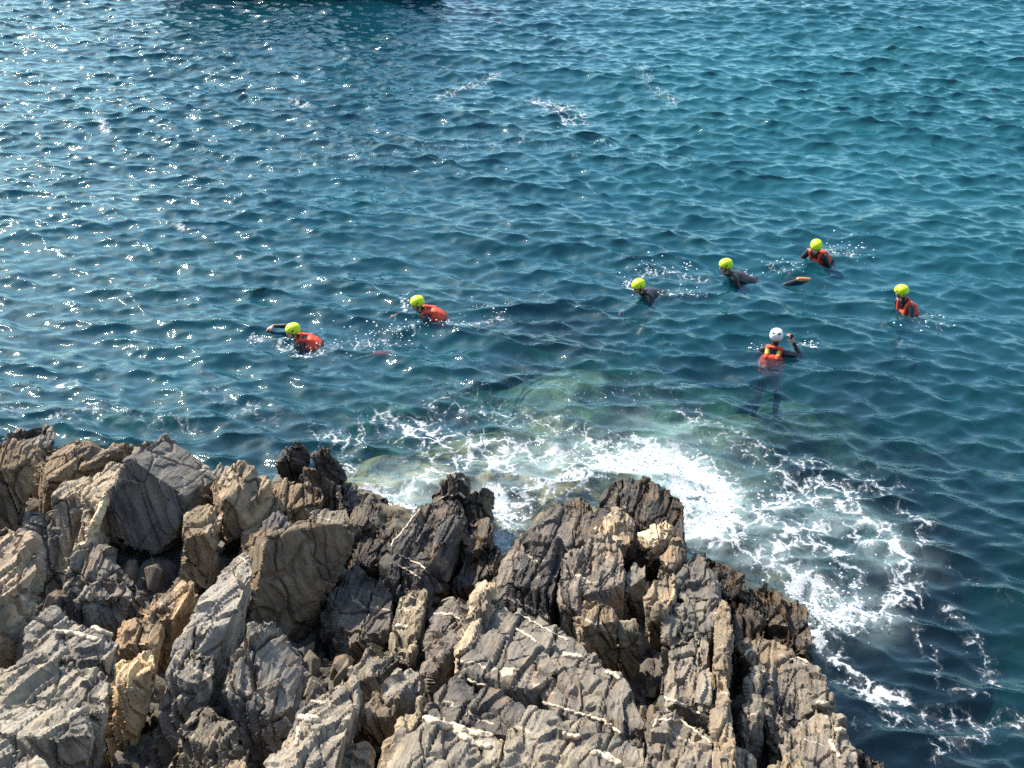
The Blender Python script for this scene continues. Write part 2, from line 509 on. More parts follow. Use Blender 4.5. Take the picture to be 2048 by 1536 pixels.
rock('black triangular fin right of the jagged pinnacle', 0, [(925, 988, 0.75), (955, 960, 0.75), (970, 942, 0.85), (974, 965, 0.6), (996, 1000, 0.35), (986, 1032, 0.3), (960, 1052, 0.5), (940, 1022, 0.7)], (0.0, 0.05, -0.9), BLACK, layers=2, name=PI_)
rock('rusty spotted rock in the shaded gap right of the dark ridge', 0.85, [(918, 1070), (950, 1035), (975, 1030), (988, 1060), (972, 1092), (940, 1112)], (0.05, -0.1, -0.9), (0.17, 0.13, 0.09), layers=2)
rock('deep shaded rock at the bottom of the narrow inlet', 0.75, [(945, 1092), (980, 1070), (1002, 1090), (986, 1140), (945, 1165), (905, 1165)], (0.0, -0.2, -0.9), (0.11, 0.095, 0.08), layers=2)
rock('smooth grey slab with long grooves rising right of the narrow inlet', (0.85, 1.35), [(1096, 990), (1130, 999), (1166, 1003), (1194, 1020), (1188, 1050), (1145, 1080), (1060, 1095), (1000, 1172), (960, 1178), (1050, 1062)], (0.15, -0.10, -1.0), (0.135, 0.128, 0.122), layers=2, amp=0.7, name=S)
rock('small brown knob at the foam between the grooved slab and the big round boulder', 0.7, [(1112, 1006), (1150, 984), (1174, 985), (1190, 1012), (1160, 1010)], (0, 0, -0.9), (0.2, 0.14, 0.08), layers=2)
rock('big rounded black-brown boulder standing in the white surf', (0.75, 1.05), [(1183, 1052), (1195, 1010), (1212, 970), (1258, 945), (1300, 957), (1338, 975), (1364, 1000), (1370, 1050), (1362, 1100), (1290, 1100), (1220, 1068)], (0.05, -0.05, -1.1), (0.04, 0.035, 0.03), layers=3, amp=1.3)
rock('cream quartz lump left of the two on the big rounded boulder', (1.15, 1.15), [(1188, 1058), (1222, 1030), (1258, 1020), (1268, 1045), (1250, 1068), (1210, 1072)], (0.0, 0.0, -0.35), CREAM, chips=10, amp=1.3, name='quartz_lump')
rock('cream quartz lump right of the two on the big rounded boulder', 1.15, [(1278, 1062), (1300, 1048), (1332, 1033), (1345, 1048), (1335, 1072), (1302, 1088)], (0.0, 0.0, -0.35), CREAM, chips=10, amp=1.3, name='quartz_lump')
rock('thin brown plate propped under the big rounded boulder', (1.1, 1.2), [(1316, 1118), (1345, 1082), (1363, 1078), (1367, 1108), (1345, 1140)], (0.05, 0.1, -0.6), BROWN, name=S)
rock('lumpy dark block left of the central block', (1.3, 1.5), [(1010, 1168), (1040, 1120), (1060, 1087), (1095, 1074), (1122, 1085), (1127, 1120), (1114, 1160), (1100, 1195), (1060, 1190)], (0.08, -0.2, -1.0), DARK, layers=2, amp=1.3)
rock('central rough grey block below the cream quartz', (1.25, 1.55), [(1118, 1150), (1124, 1096), (1175, 1076), (1205, 1066), (1242, 1085), (1252, 1112), (1246, 1152), (1205, 1178), (1145, 1200), (1118, 1178)], (0.05, -0.15, -1.0), (0.21, 0.19, 0.17), layers=2, amp=1.2)
rock('narrow upright rock squeezed right of the central block', 1.25, [(1252, 1132), (1274, 1098), (1293, 1110), (1288, 1152), (1250, 1170)], (0.0, -0.15, -1.0), GREY, layers=2)
rock('sunlit brown nose of rock below the central block', 1.65, [(1146, 1228), (1165, 1211), (1190, 1204), (1212, 1219), (1232, 1225), (1227, 1243), (1200, 1240), (1158, 1268)], (0.05, -0.2, -1.0), (0.27, 0.215, 0.15), layers=2)
rock('slim pale topped post of rock right of the sunlit brown nose', 1.5, [(1236, 1238), (1270, 1226), (1278, 1250), (1242, 1262)], (0.02, -0.2, -1.0), (0.25, 0.23, 0.17), name=PI_)
rock('tan sunlit overhanging slab above the black cleft', (1.45, 1.75), [(1286, 1198), (1310, 1160), (1345, 1133), (1352, 1150), (1348, 1192), (1332, 1218), (1288, 1226)], (0.12, 0.1, -0.6), (0.30, 0.25, 0.18), amp=0.8, name=S)
rock('slate grey sloping block seaward of the tan overhanging slab', (0.95, 1.45), [(1348, 1150), (1385, 1110), (1402, 1107), (1427, 1130), (1434, 1155), (1437, 1192), (1345, 1192)], (0.05, -0.1, -1.0), (0.12, 0.118, 0.115), layers=2, name=BL)
rock('square grey block second from the sea in the right hand row', (1.55, 1.7), [(1340, 1194), (1380, 1189), (1434, 1204), (1434, 1242), (1420, 1268), (1330, 1266)], (0.03, -0.15, -0.9), GREY, layers=2, name=BL)
rock('rounded pale block third from the sea in the right hand row', 1.85, [(1340, 1285), (1363, 1267), (1400, 1267), (1420, 1285), (1417, 1320), (1395, 1333), (1342, 1308)], (0.03, -0.15, -0.9), (0.27, 0.25, 0.21), name=BL)
rock('smooth pale block fourth from the sea in the right hand row', (2.0, 2.15), [(1332, 1345), (1358, 1322), (1415, 1327), (1427, 1350), (1425, 1415), (1326, 1408)], (0.03, -0.15, -0.9), (0.27, 0.25, 0.22), layers=2, amp=0.8, name=BL)
rock('narrow flaky rib of rock upper of two along the right hand row', (1.5, 1.95), [(1436, 1208), (1450, 1203), (1462, 1230), (1458, 1345), (1428, 1345), (1433, 1262)], (0.03, -0.05, -0.9), (0.26, 0.22, 0.16), layers=2, amp=1.2, name='rock_rib')
rock('narrow cream streaked rib lower of two along the right hand row', (1.95, 2.5), [(1430, 1350), (1450, 1348), (1458, 1400), (1464, 1440), (1474, 1560), (1428, 1560), (1428, 1440)], (0.03, -0.05, -0.9), (0.27, 0.23, 0.175), layers=2, amp=1.2, name='rock_rib')
rock('large grey veined slab at the bottom right of the central outcrop', (2.25, 2.7), [(1296, 1425), (1328, 1393), (1362, 1393), (1422, 1440), (1432, 1560), (1280, 1560)], (0.05, -0.1, -1.0), (0.24, 0.22, 0.19), layers=2, name=S)
rock('black weed covered rock nearest the surf on the right', (0.55, 0.9), [(1385, 1113), (1420, 1098), (1447, 1113), (1462, 1140), (1484, 1155), (1492, 1182), (1445, 1195), (1428, 1160)], (0.03, -0.05, -0.9), BLACK, layers=2, amp=1.6)
rock('brown weedy rock standing in the wash on the right', (0.75, 0.95), [(1468, 1205), (1490, 1172), (1532, 1153), (1562, 1165), (1564, 1202), (1520, 1245), (1468, 1248)], (0.0, -0.1, -0.9), (0.042, 0.030, 0.018), layers=3, amp=1.5)
rock('black drop-off with hanging weed at the right corner of the shore', (0.7, 0.75), [(1538, 1222), (1580, 1203), (1612, 1215), (1620, 1242), (1624, 1290), (1590, 1318), (1548, 1300)], (0.03, -0.05, -0.9), (0.022, 0.018, 0.013), layers=2, amp=1.5)
rock('rust brown lump in the notch behind the black drop-off', 1.1, [(1476, 1250), (1510, 1228), (1534, 1250), (1526, 1300), (1478, 1305)], (0.0, -0.1, -0.8), (0.06, 0.042, 0.025), layers=2, amp=1.3)
rock('brown tilted plate above the top of the striped right ridge', (1.15, 1.35), [(1476, 1292), (1520, 1275), (1556, 1263), (1592, 1295), (1562, 1315), (1508, 1328)], (0.05, -0.1, -0.9), (0.2, 0.17, 0.13), layers=3, name=S)
rock('upper half of the striped right ridge beside deep water', (1.2, 1.6), [(1526, 1390), (1540, 1330), (1570, 1302), (1597, 1298), (1628, 1322), (1650, 1358), (1670, 1396), (1645, 1420), (1545, 1445)], (0.08, -0.05, -1.1), (0.185, 0.172, 0.155), layers=4, amp=1.2, name=S)
rock('lower half of the striped right ridge beside deep water', (1.5, 2.0), [(1548, 1445), (1575, 1395), (1625, 1400), (1670, 1398), (1692, 1432), (1714, 1475), (1724, 1560), (1580, 1560), (1570, 1490)], (0.08, -0.05, -1.3), (0.205, 0.19, 0.17), layers=4, amp=1.2, name=S)
rock('smooth grey slab with a hooked shadow left of the striped right ridge', (1.5, 1.65), [(1494, 1350), (1503, 1314), (1531, 1318), (1533, 1350), (1522, 1385), (1494, 1380)], (0.05, -0.2, -0.9), (0.23, 0.22, 0.19), amp=0.7, name=S)
rock('long shaded face standing below the smooth hooked slab', (1.75, 1.9), [(1482, 1400), (1500, 1385), (1524, 1392), (1524, 1425), (1495, 1475), (1484, 1470)], (0.05, -0.1, -0.9), GREY, name=S)
rock('small dark outlier at the bottom right corner of the shore', 0.6, [(1712, 1503), (1745, 1487), (1776, 1490), (1790, 1560), (1715, 1560)], (0, 0, -1.0), (0.15, 0.12, 0.09), layers=2, amp=1.3)
rock('broken pale stub at the bottom edge left of the striped right ridge', 2.1, [(1482, 1492), (1500, 1480), (1517, 1500), (1524, 1560), (1466, 1560)], (0, -0.1, -0.9), (0.28, 0.25, 0.2), layers=2)
rock('quartz capped stub at the bottom edge against the striped right ridge', (1.9, 2.1), [(1540, 1515), (1565, 1490), (1600, 1490), (1612, 1520), (1610, 1560), (1536, 1560)], (0, -0.1, -0.9), (0.30, 0.25, 0.18), layers=3)
# the big central outcrop
rock('upper wedge of the central outcrop with a sharp lit crest line', (1.55, 2.05), [(935, 1262), (962, 1172), (985, 1183), (1060, 1238), (1150, 1288), (1205, 1335), (1180, 1365), (1080, 1320), (990, 1300), (925, 1310)], (0.15, -0.15, -1.0), (0.19, 0.18, 0.165), layers=2, bedded=0.45, name=S)
rock('cream quartz strip down the left edge of the central outcrop', (1.7, 2.05), [(958, 1180), (985, 1165), (990, 1190), (965, 1240), (945, 1300), (915, 1330), (922, 1290)], (0.03, -0.02, -0.45), (0.50, 0.42, 0.31), layers=2, bedded=0.45, chips=9, amp=1.3, name='quartz_lump')
rock('hump in the middle of the central outcrop', (1.95, 2.25), [(912, 1328), (955, 1285), (1000, 1262), (1045, 1275), (1095, 1312), (1110, 1350), (1060, 1385), (970, 1365)], (0.1, -0.15, -0.9), (0.145, 0.14, 0.13), layers=2, bedded=0.45)
rock('right shoulder of the central outcrop above the black cleft', (2.0, 2.35), [(1075, 1340), (1110, 1318), (1180, 1306), (1242, 1338), (1268, 1382), (1292, 1432), (1282, 1468), (1200, 1450), (1110, 1420), (1070, 1380)], (0.12, -0.1, -1.1), (0.17, 0.16, 0.145), layers=2, bedded=0.45)
rock('dark rough left flank of the central outcrop', (2.15, 2.5), [(838, 1432), (870, 1390), (900, 1345), (960, 1368), (1050, 1400), (1075, 1430), (1010, 1450), (940, 1450)], (0.08, -0.15, -0.9), (0.12, 0.115, 0.11), layers=2, bedded=0.45)
rock('smooth grey foot of the central outcrop left of the crossing vein', (2.55, 2.8), [(785, 1560), (808, 1480), (850, 1438), (950, 1445), (1008, 1475), (1002, 1560)], (0.05, -0.1, -1.0), (0.26, 0.245, 0.215), layers=1, bedded=0.4, amp=1.0, name=S)
rock('broad grey foot of the central outcrop right of the crossing vein', (2.45, 2.85), [(1004, 1560), (1012, 1455), (1062, 1425), (1125, 1425), (1205, 1455), (1292, 1475), (1296, 1560)], (0.05, -0.1, -1.0), (0.25, 0.235, 0.205), layers=2, bedded=0.45, amp=1.0, name=S)
# between the great brown face and the central outcrop
rock('tall tan block crossed by a pale vein in the middle of the shore', (1.4, 1.7), [(782, 1245), (805, 1185), (830, 1169), (852, 1180), (864, 1215), (846, 1262), (832, 1290), (784, 1278)], (0.08, -0.2, -0.9), (0.27, 0.24, 0.18), layers=1, name=BL)
rock('low tan block at the foot of the tall tan block', 1.7, [(784, 1285), (835, 1290), (822, 1322), (770, 1318)], (0.05, -0.1, -0.6), (0.25, 0.21, 0.15), name=BL)
rock('flaky dark ridge between the tall tan block and the quartz strip', (1.5, 1.95), [(842, 1325), (870, 1260), (880, 1225), (905, 1188), (927, 1215), (932, 1260), (906, 1312), (872, 1350)], (0.08, -0.1, -0.9), (0.17, 0.155, 0.14), layers=4, amp=1.3)
rock('grey gabled rock with a pale edge below the tall tan block', (1.75, 1.9), [(700, 1325), (742, 1284), (802, 1296), (795, 1315), (762, 1345), (706, 1352)], (0.05, -0.2, -0.8), (0.22, 0.21, 0.18), layers=2)
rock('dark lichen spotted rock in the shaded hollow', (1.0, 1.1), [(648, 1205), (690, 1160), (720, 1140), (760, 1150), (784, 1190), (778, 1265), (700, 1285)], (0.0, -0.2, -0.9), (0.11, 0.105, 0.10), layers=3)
rock('flat pale slab tucked below the flaky dark ridge', (1.95, 2.1), [(772, 1395), (820, 1340), (848, 1348), (842, 1372), (795, 1408)], (0.05, -0.1, -0.7), (0.25, 0.235, 0.21), name=S)
rock('spiky grey rock rising to a point in front of the great brown face', 0, [(532, 1207, 2.35), (562, 1240, 2.2), (615, 1284, 2.05), (606, 1340, 2.1), (594, 1392, 2.15), (566, 1420, 2.25), (438, 1356, 2.3), (468, 1285, 2.35), (505, 1235, 2.4)], (0.12, -0.20, -1.1), (0.21, 0.205, 0.20), layers=3, amp=1.2, name=PI_)
rock('tilted dark rock below the spiky grey rock', (2.45, 2.6), [(346, 1440), (385, 1395), (410, 1386), (440, 1408), (502, 1480), (490, 1502), (400, 1470)], (0.08, -0.25, -1.0), (0.18, 0.165, 0.14), layers=2)
rock('small tan corner of rock at the bottom edge left of the banded slab', (2.85, 2.95), [(385, 1560), (460, 1500), (505, 1528), (512, 1560)], (0.0, -0.1, -0.6), (0.36, 0.31, 0.24), name=BL)
rock('long pale slab with yellow bands at the bottom left of centre', (2.2, 2.95), [(690, 1320), (712, 1345), (714, 1400), (684, 1455), (678, 1500), (664, 1570), (520, 1570), (590, 1440), (622, 1372), (652, 1345)], (0.12, -0.15, -1.0), (0.31, 0.295, 0.26), layers=1, amp=0.9, name=S)
rock('upright grey stump at the bottom edge right of the banded slab', (2.35, 2.5), [(688, 1492), (718, 1454), (746, 1468), (758, 1560), (682, 1560)], (0.0, -0.1, -0.9), (0.24, 0.22, 0.18), layers=2)
rock('thin tan splinter at the bottom edge left of the central outcrop', (2.5, 2.7), [(758, 1560), (776, 1470), (796, 1452), (804, 1470), (784, 1560)], (0.03, -0.05, -0.9), (0.32, 0.26, 0.19), name=PI_)
rock('jumbled dark rubble block above the upright grey stump', 2.1, [(722, 1420), (740, 1392), (772, 1388), (802, 1402), (790, 1442), (740, 1440)], (0.0, -0.1, -0.8), (0.19, 0.16, 0.12), layers=3, amp=1.5)
rock('cream crusted wedge against the left flank of the central outcrop', (2.3, 2.45), [(786, 1475), (810, 1418), (850, 1392), (862, 1405), (822, 1465)], (0.03, -0.05, -0.7), (0.40, 0.34, 0.24), layers=2, amp=1.2)
# bottom left
rock('shaded blue-grey shelf above the pale bottom left ledges', (2.3, 2.45), [(60, 1228), (110, 1218), (180, 1238), (243, 1270), (222, 1312), (150, 1298), (50, 1310)], (0.05, -0.1, -0.8), (0.24, 0.235, 0.225), layers=2, name=S)
rock('ragged pale ledge in the bottom left with ochre patches', (2.65, 2.9), [(-60, 1340), (50, 1308), (112, 1296), (212, 1342), (205, 1400), (186, 1425), (40, 1400), (-60, 1400)], (0.08, -0.15, -0.9), (0.31, 0.295, 0.26), layers=2, name=S)
rock('thick pale ledge with a clean grey front in the bottom left corner', (2.95, 3.15), [(-60, 1405), (45, 1392), (192, 1432), (190, 1462), (120, 1478), (-60, 1455)], (0.05, -0.15, -1.0), (0.32, 0.31, 0.28), layers=1, amp=0.7, name=S)
rock('nearest pale rock in the bottom left corner', (3.25, 3.45), [(-60, 1462), (60, 1476), (112, 1488), (122, 1505), (98, 1570), (-60, 1570)], (0.03, -0.1, -1.0), (0.31, 0.295, 0.26), layers=2, name=BL)

# ------------------------------------------------------------------ thick quartz veins standing proud of the rock they cross: parts of that rock
def add_veins():
    bpy.context.view_layer.update()
    dg = bpy.context.evaluated_depsgraph_get()
    org = Vector((0, 0, CAM_H))
    mats = NT('vein_quartz')
    pos_ = mats.n('NewGeometry').outputs['Position']
    q1 = mats.noise(pos_, 30.0, 5, 0.7); q2 = mats.noise(pos_, 7.0, 4, 0.6)
    cq = mats.mix(q2, (0.46, 0.36, 0.23), (0.60, 0.52, 0.40)); cq = mats.mix(mats.rng(q1, 0.55, 0.72, 0, 0.6), cq, (0.16, 0.12, 0.08))
    bq = mats.n('Bump', {'Height': q1, 'Strength': 0.8, 'Distance': 0.02})
    mq = mats.surf(mats.n('BsdfPrincipled', {'Base Color': cq, 'Roughness': 0.75, 'Normal': bq}))
    rr = random.Random(99)
    for pts, rad in [([(1032, 1258), (1062, 1275), (1086, 1300), (1092, 1318)], 0.016), ([(1130, 1313), (1160, 1316), (1195, 1336)], 0.030), ([(1212, 1344), (1245, 1360)], 0.022), ([(932, 1358), (975, 1374), (1030, 1395), (1074, 1418)], 0.013),
                     ([(1088, 1406), (1140, 1422), (1205, 1440), (1246, 1470)], 0.014), ([(850, 1438), (880, 1450), (910, 1456), (950, 1470), (1005, 1472)], 0.032), ([(915, 1470), (950, 1490), (985, 1494)], 0.034), ([(1130, 1470), (1165, 1476)], 0.022),
                     ([(1185, 1506), (1225, 1520), (1240, 1536)], 0.030), ([(1005, 1480), (1005, 1536)], 0.02), ([(1330, 1396), (1365, 1408), (1400, 1426), (1428, 1440)], 0.014), ([(1305, 1455), (1312, 1440), (1360, 1440), (1400, 1470), (1434, 1495)], 0.011),
                     ([(985, 1190), (1030, 1222), (1080, 1252), (1140, 1284)], 0.010), ([(1640, 1405), (1665, 1412), (1688, 1432)], 0.024), ([(1580, 1320), (1600, 1314), (1640, 1345)], 0.014), ([(1672, 1460), (1700, 1464)], 0.026), ([(1660, 1480), (1680, 1520)], 0.02),
                     ([(806, 1186), (830, 1196), (852, 1214)], 0.012), ([(784, 1252), (810, 1254), (840, 1262)], 0.022), ([(736, 1288), (765, 1294), (795, 1304)], 0.016), ([(880, 1226), (900, 1232), (925, 1240)], 0.016), ([(620, 1380), (650, 1374), (680, 1384)], 0.030), ([(625, 1405), (670, 1414)], 0.016),
                     ([(600, 1435), (640, 1446)], 0.034), ([(590, 1490), (598, 1465), (590, 1450)], 0.02), ([(110, 1262), (150, 1268), (200, 1284)], 0.026), ([(185, 1256), (235, 1276)], 0.022), ([(905, 992), (915, 985), (935, 997)], 0.016), ([(880, 1000), (902, 985)], 0.012), ([(800, 1112), (850, 1135), (855, 1150)], 0.010), ([(800, 1130), (845, 1160)], 0.010),
                     ([(405, 990), (430, 1000), (450, 1006)], 0.018), ([(500, 932), (525, 936)], 0.022), ([(1480, 1320), (1500, 1300), (1520, 1312)], 0.016), ([(460, 1110), (490, 1118), (504, 1134)], 0.010), ([(765, 1110), (800, 1068), (850, 1010)], 0.012)]:
        hits = []
        fine = []
        for a, b in zip(pts[:-1], pts[1:]):
            n = max(2, int(math.hypot(b[0] - a[0], b[1] - a[1]) / 6))
            fine += [(a[0] + (b[0] - a[0]) * t / n + rr.gauss(0, 1.2), a[1] + (b[1] - a[1]) * t / n + rr.gauss(0, 1.2)) for t in range(n)]
        for px, py in fine:
            d = Vector(at(px, py, 0)) - org
            ok, loc, nor, idx, ob, mtx = SC.ray_cast(dg, org, d.normalized())
            if ok and ob in ROCKS: hits.append((np.array(loc), np.array(nor), ob))
        if len(hits) < 3: continue
        owner = max(ROCKS, key=lambda o: sum(h[2] is o for h in hits))
        hits = [h for h in hits if h[2] is owner]
        bm = bmesh.new()
        for h0, h1 in zip(hits[:-1], hits[1:]):
            if np.linalg.norm(h0[0] - h1[0]) > 0.16:
                if bm.faces: break
                continue
            pp = []
            for h in (h0, h1):
                r_ = rad * rr.uniform(0.75, 1.15)
                pp.append(UNITS * r_ + h[0] + h[1] * 0.2 * r_)
            hb = hull_bm(np.concatenate(pp))
            t = bpy.data.meshes.new('t'); hb.to_mesh(t); hb.free()
            bm.from_mesh(t); bpy.data.meshes.remove(t)
        if not bm.faces: bm.free(); continue
        me = remesh(bm, max(0.005, rad * 0.3), 'quartz_vein')
        P, N = get_co(me)
        if len(P) < 8: continue
        P = P + N * (rad * (0.4 * fbm(P * 22, 3) + 0.2 * perlin(P * 70)))[:, None]
        P = P - np.array(owner.location)
        me.vertices.foreach_set('co', P.astype(np.float32).ravel()); me.update()
        me.materials.append(mq)
        link_mesh('quartz_vein', me, owner)


_s = bmesh.new(); bmesh.ops.create_icosphere(_s, subdivisions=1, radius=1.0)
UNITS = np.array([v.co[:] for v in _s.verts]); _s.free()
add_veins()
# ------------------------------------------------------------------ ground under the rocks, and the sea bed
def graded(lo, hi, step, far_lo, far_hi, g=1.22):
    a = list(np.arange(lo, hi + 1e-6, step))
    s, x = step, lo
    left = []
    while x > far_lo:
        s = min(s * g, 60); x -= s; left.append(x)
    s, x = step, a[-1]
    right = []
    while x < far_hi:
        s = min(s * g, 60); x += s; right.append(x)
    return np.array(left[::-1] + a + right)


def grid_faces(nx, ny):
    i = np.arange(nx * ny).reshape(ny, nx)
    return np.stack([i[:-1, :-1].ravel(), i[:-1, 1:].ravel(), i[1:, 1:].ravel(), i[1:, :-1].ravel()], 1)


ctrl = list(TERRAIN_PTS)
for px, py, z in [  # the bed of the sea, measured from the water's edge outwards
    (-40, 820, -0.9), (150, 815, -1.2), (380, 860, -1.2), (480, 890, -0.8), (600, 860, -0.9), (760, 880, -0.35), (820, 940, -0.25), (740, 820, -1.0),
    (980, 970, -0.12), (1040, 950, -0.12), (1090, 960, -0.15), (1130, 900, -0.3), (1000, 850, -0.5), (960, 1040, -0.2), (1180, 850, -0.45), (1250, 900, -0.45), (1100, 760, -0.6), (1140, 690, -0.65), (1190, 730, -0.9), (1110, 740, -0.65), (1150, 655, -0.95), (1500, 740, -1.0), (1480, 800, -0.65), (1400, 770, -1.3), (1560, 860, -0.8), (1640, 870, -1.2), (1350, 850, -0.6), (1270, 780, -1.2),
    (1300, 820, -0.6), (1420, 960, -0.5), (1440, 1070, -0.35), (1500, 1110, -0.25), (1590, 1160, -0.15), (1640, 1180, -0.05), (1680, 1210, -0.5), (1490, 790, -0.9), (1520, 960, -0.6), (1600, 1060, -0.6), (1660, 1300, -0.9), (1720, 1400, -1.8), (1790, 1500, -2.2),
    (1750, 1150, -2.0), (1850, 1300, -4.4), (1900, 1450, -5.0), (1780, 890, -1.5), (1700, 980, -1.2), (1950, 1000, -4.2), (2040, 1200, -5.4), (1980, 850, -3.2), (1650, 800, -1.6), (1300, 700, -1.5), (1450, 650, -1.7),
    (940, 700, -2.2), (700, 760, -2.2), (450, 790, -2.4), (200, 760, -2.6), (0, 740, -2.8), (550, 650, -3.6), (1100, 560, -3.4), (1500, 520, -3.4), (1850, 560, -3.2), (2000, 700, -2.8),
    (100, 500, -4.6), (700, 450, -4.6), (1200, 380, -4.6), (1700, 350, -3.2), (2000, 250, -2.3), (1500, 150, -4.4), (1000, 100, -5), (400, 150, -5.2), (2000, 60, -2.6)]:
    p = at(px, py, 0.0)
    ctrl.append((p[0], p[1], z))
for x, y, z in [(-6, 4.5, 3.4), (-4, 3.2, 3.6), (-1.5, 3.6, 3.0), (1, 3.6, 2.9), (2.6, 3.8, 1.4), (3.4, 4.2, 0.2), (-8, 6, 3.2), (-9, 9, 1.6), (-11, 11, 0.0), (-8, 11.5, 0.3), (0, 1.5, 4.5), (-4, 1, 5.2),
                (4, 1, 2.0), (6, 3, -1.5), (9, 6, -2.6), (-9, 2, 5.0), (0, -3, 7.4), (-6, -4, 8), (6, -4, 7.5), (-25, -10, 18), (-12, -10, 18), (0, -10, 18), (12, -10, 18), (25, -10, 18), (-25, -20, 26), (0, -20, 26), (25, -20, 26), (-12, -30, 26), (12, -30, 26), (-20, 0, 6), (12, 0, -3), (14, 12, -4), (-14, 14, -4), (-16, 8, -1), (16, 30, -5), (-18, 30, -5.5), (0, 36, -5.5), (12, -8, -1), (-16, -6, 6)]:
    ctrl.append((x, y, z))
ctrl = np.array(ctrl)


def ground_z(X, Y):
    sh = X.shape
    X, Y = X.ravel(), Y.ravel()
    num = np.zeros(len(X)); den = np.zeros(len(X))
    for cx, cy, cz in ctrl:
        w = 1.0 / ((X - cx) ** 2 + (Y - cy) ** 2 + 0.02) ** 1.6
        num += w * cz; den += w
    return (num / den).reshape(sh)


gx = graded(-9.0, 8.0, 0.055, -400, 400)
gy = graded(3.0, 22.0, 0.055, -60, 600)
GX, GY = np.meshgrid(gx, gy)
GZ = ground_z(GX, GY)
far = np.hypot(np.maximum(np.abs(GX) - 20, 0), np.maximum(GY - 36, 0))
GZ = GZ * np.exp(-far / 30) + (-6.0) * (1 - np.exp(-far / 30))
P = np.stack([GX.ravel(), GY.ravel(), GZ.ravel()], 1)
nrm = np.tile((0.0, -0.35, 0.94), (len(P), 1))
near = sstep(3.0, 0.0, far.ravel())
Pw = weather(P, nrm, 1.0)
P = P + (Pw - P) * (near * (0.12 + 2.4 * sstep(-0.4, 0.5, P[:, 2])))[:, None]
fl = grid_faces(len(gx), len(gy))
me = mesh_from('rocky_shore', P, fl)

k = NT('shore_and_seabed')
# dry parts use the rock of the shore; below the sea: weed, sand and bare rock in patches
pos = k.n('NewGeometry').outputs['Position']
z = k.n('SeparateXYZ', {0: pos}).outputs[2]
n1 = k.noise(pos, 0.55, 5, 0.6, 0.6)
n2 = k.noise(pos, 2.3, 5, 0.65, 0.5)
n3 = k.noise(pos, 11.0, 5, 0.7)
land = k.mix(n3, (0.05, 0.045, 0.038), (0.16, 0.145, 0.12))
weedrock = k.mix(k.rng(n2, 0.42, 0.62), (0.014, 0.018, 0.008), (0.25, 0.19, 0.07))
weedrock = k.mix(k.rng(n3, 0.5, 0.7, 0, 0.6), weedrock, (0.03, 0.018, 0.018))
weedrock = k.mix(k.math('MULTIPLY', k.attr('kelp'), 0.92), weedrock, (0.018, 0.020, 0.014))
sand = k.mix(n3, (0.46, 0.42, 0.25), (0.60, 0.55, 0.36))
sandm = k.math('MULTIPLY', k.attr('sand'), k.rng(n1, 0.30, 0.65, 0.75, 1.0))
under = k.mix(sandm, weedrock, sand)
c = k.mix(k.rng(k.math('MULTIPLY_ADD', n2, 0.5, z), 0.1, 0.5), under, land)
b = k.n('Bump', {'Height': n3, 'Strength': 0.7, 'Distance': 0.05})
p = k.n('BsdfPrincipled', {'Base Color': c, 'Roughness': 0.75, 'Specular IOR Level': 0.3, 'Normal': b})
me.materials.append(k.surf(p))
# where sand lies between the weed
sx, sy = P[:, 0], P[:, 1]
sandv = sstep(-2.2, -4.2, P[:, 2])
for px, py, rad, v in [(1980, 250, 6.0, 1.0), (1700, 420, 4.5, 0.9), (1140, 680, 0.9, 0.55), (1490, 780, 0.9, 0.5), (1550, 900, 0.7, 0.3), (1350, 850, 0.7, 0.25)]:
    q = at(px, py)
    sandv = np.maximum(sandv, v * np.exp(-((sx - q[0]) ** 2 + (sy - q[1]) ** 2) / rad ** 2))
for px, py, rad in [(1950, 1100, 5.0), (1980, 900, 3.5), (1950, 1400, 5.0), (1800, 800, 2.5), (2040, 1250, 5.0)]:
    q = at(px, py)
    sandv *= 1 - 0.97 * np.exp(-((sx - q[0]) ** 2 + (sy - q[1]) ** 2) / rad ** 2)
set_attr(me, 'sand', sandv)
kelp = np.zeros(len(P))
for px, py, rad in [(1950, 1100, 4.0), (1980, 900, 2.6), (1950, 1400, 4.5), (2040, 1250, 4.5)]:
    q = at(px, py)
    kelp = np.maximum(kelp, np.exp(-(((sx - q[0]) ** 2 + (sy - q[1]) ** 2) / rad ** 2) ** 2))
set_attr(me, 'kelp', kelp)
shore = tag(link_mesh('rocky_shore', me), kind='structure')

# ------------------------------------------------------------------ loose rubble caught in the clefts
bpy.context.view_layer.update()
dg_ = bpy.context.evaluated_depsgraph_get()
rr = random.Random(41)
bmr = bmesh.new()
for i in range(1500):
    px, py = rr.uniform(-20, 1700), rr.uniform(900, 1560)
    c = at(px, py, 1.5 + (py - 1100) / 330)
    ok, loc, nor, idx, ob, mtx = SC.ray_cast(dg_, Vector((c[0], c[1], 6.0)), Vector((0, 0, -1)))
    if not ok or ob.name != 'rocky_shore' or loc.z < 0.15: continue
    r_ = rr.choice((0.04, 0.06, 0.08, 0.12, 0.16))
    pts = np.array([[rr.gauss(0, 1) for _ in range(3)] for _ in range(11)])
    pts /= np.linalg.norm(pts, axis=1)[:, None]
    pts = (pts * (0.55, 1.3, 0.8)) @ BASIS.T * r_ + np.array((loc.x, loc.y, loc.z + r_ * 0.35))
    hb = hull_bm(pts); t = bpy.data.meshes.new('t'); hb.to_mesh(t); hb.free(); bmr.from_mesh(t); bpy.data.meshes.remove(t)
bmesh.ops.bevel(bmr, geom=bmr.edges[:], offset=0.006, segments=1, affect='EDGES')
rm_ = bpy.data.meshes.new('rubble'); bmr.to_mesh(rm_); bmr.free(); rm_.materials.append(M_ROCK)
rub = tag(link_mesh('rubble', rm_), kind='stuff'); rub.color = (0.17, 0.15, 0.125, 1)

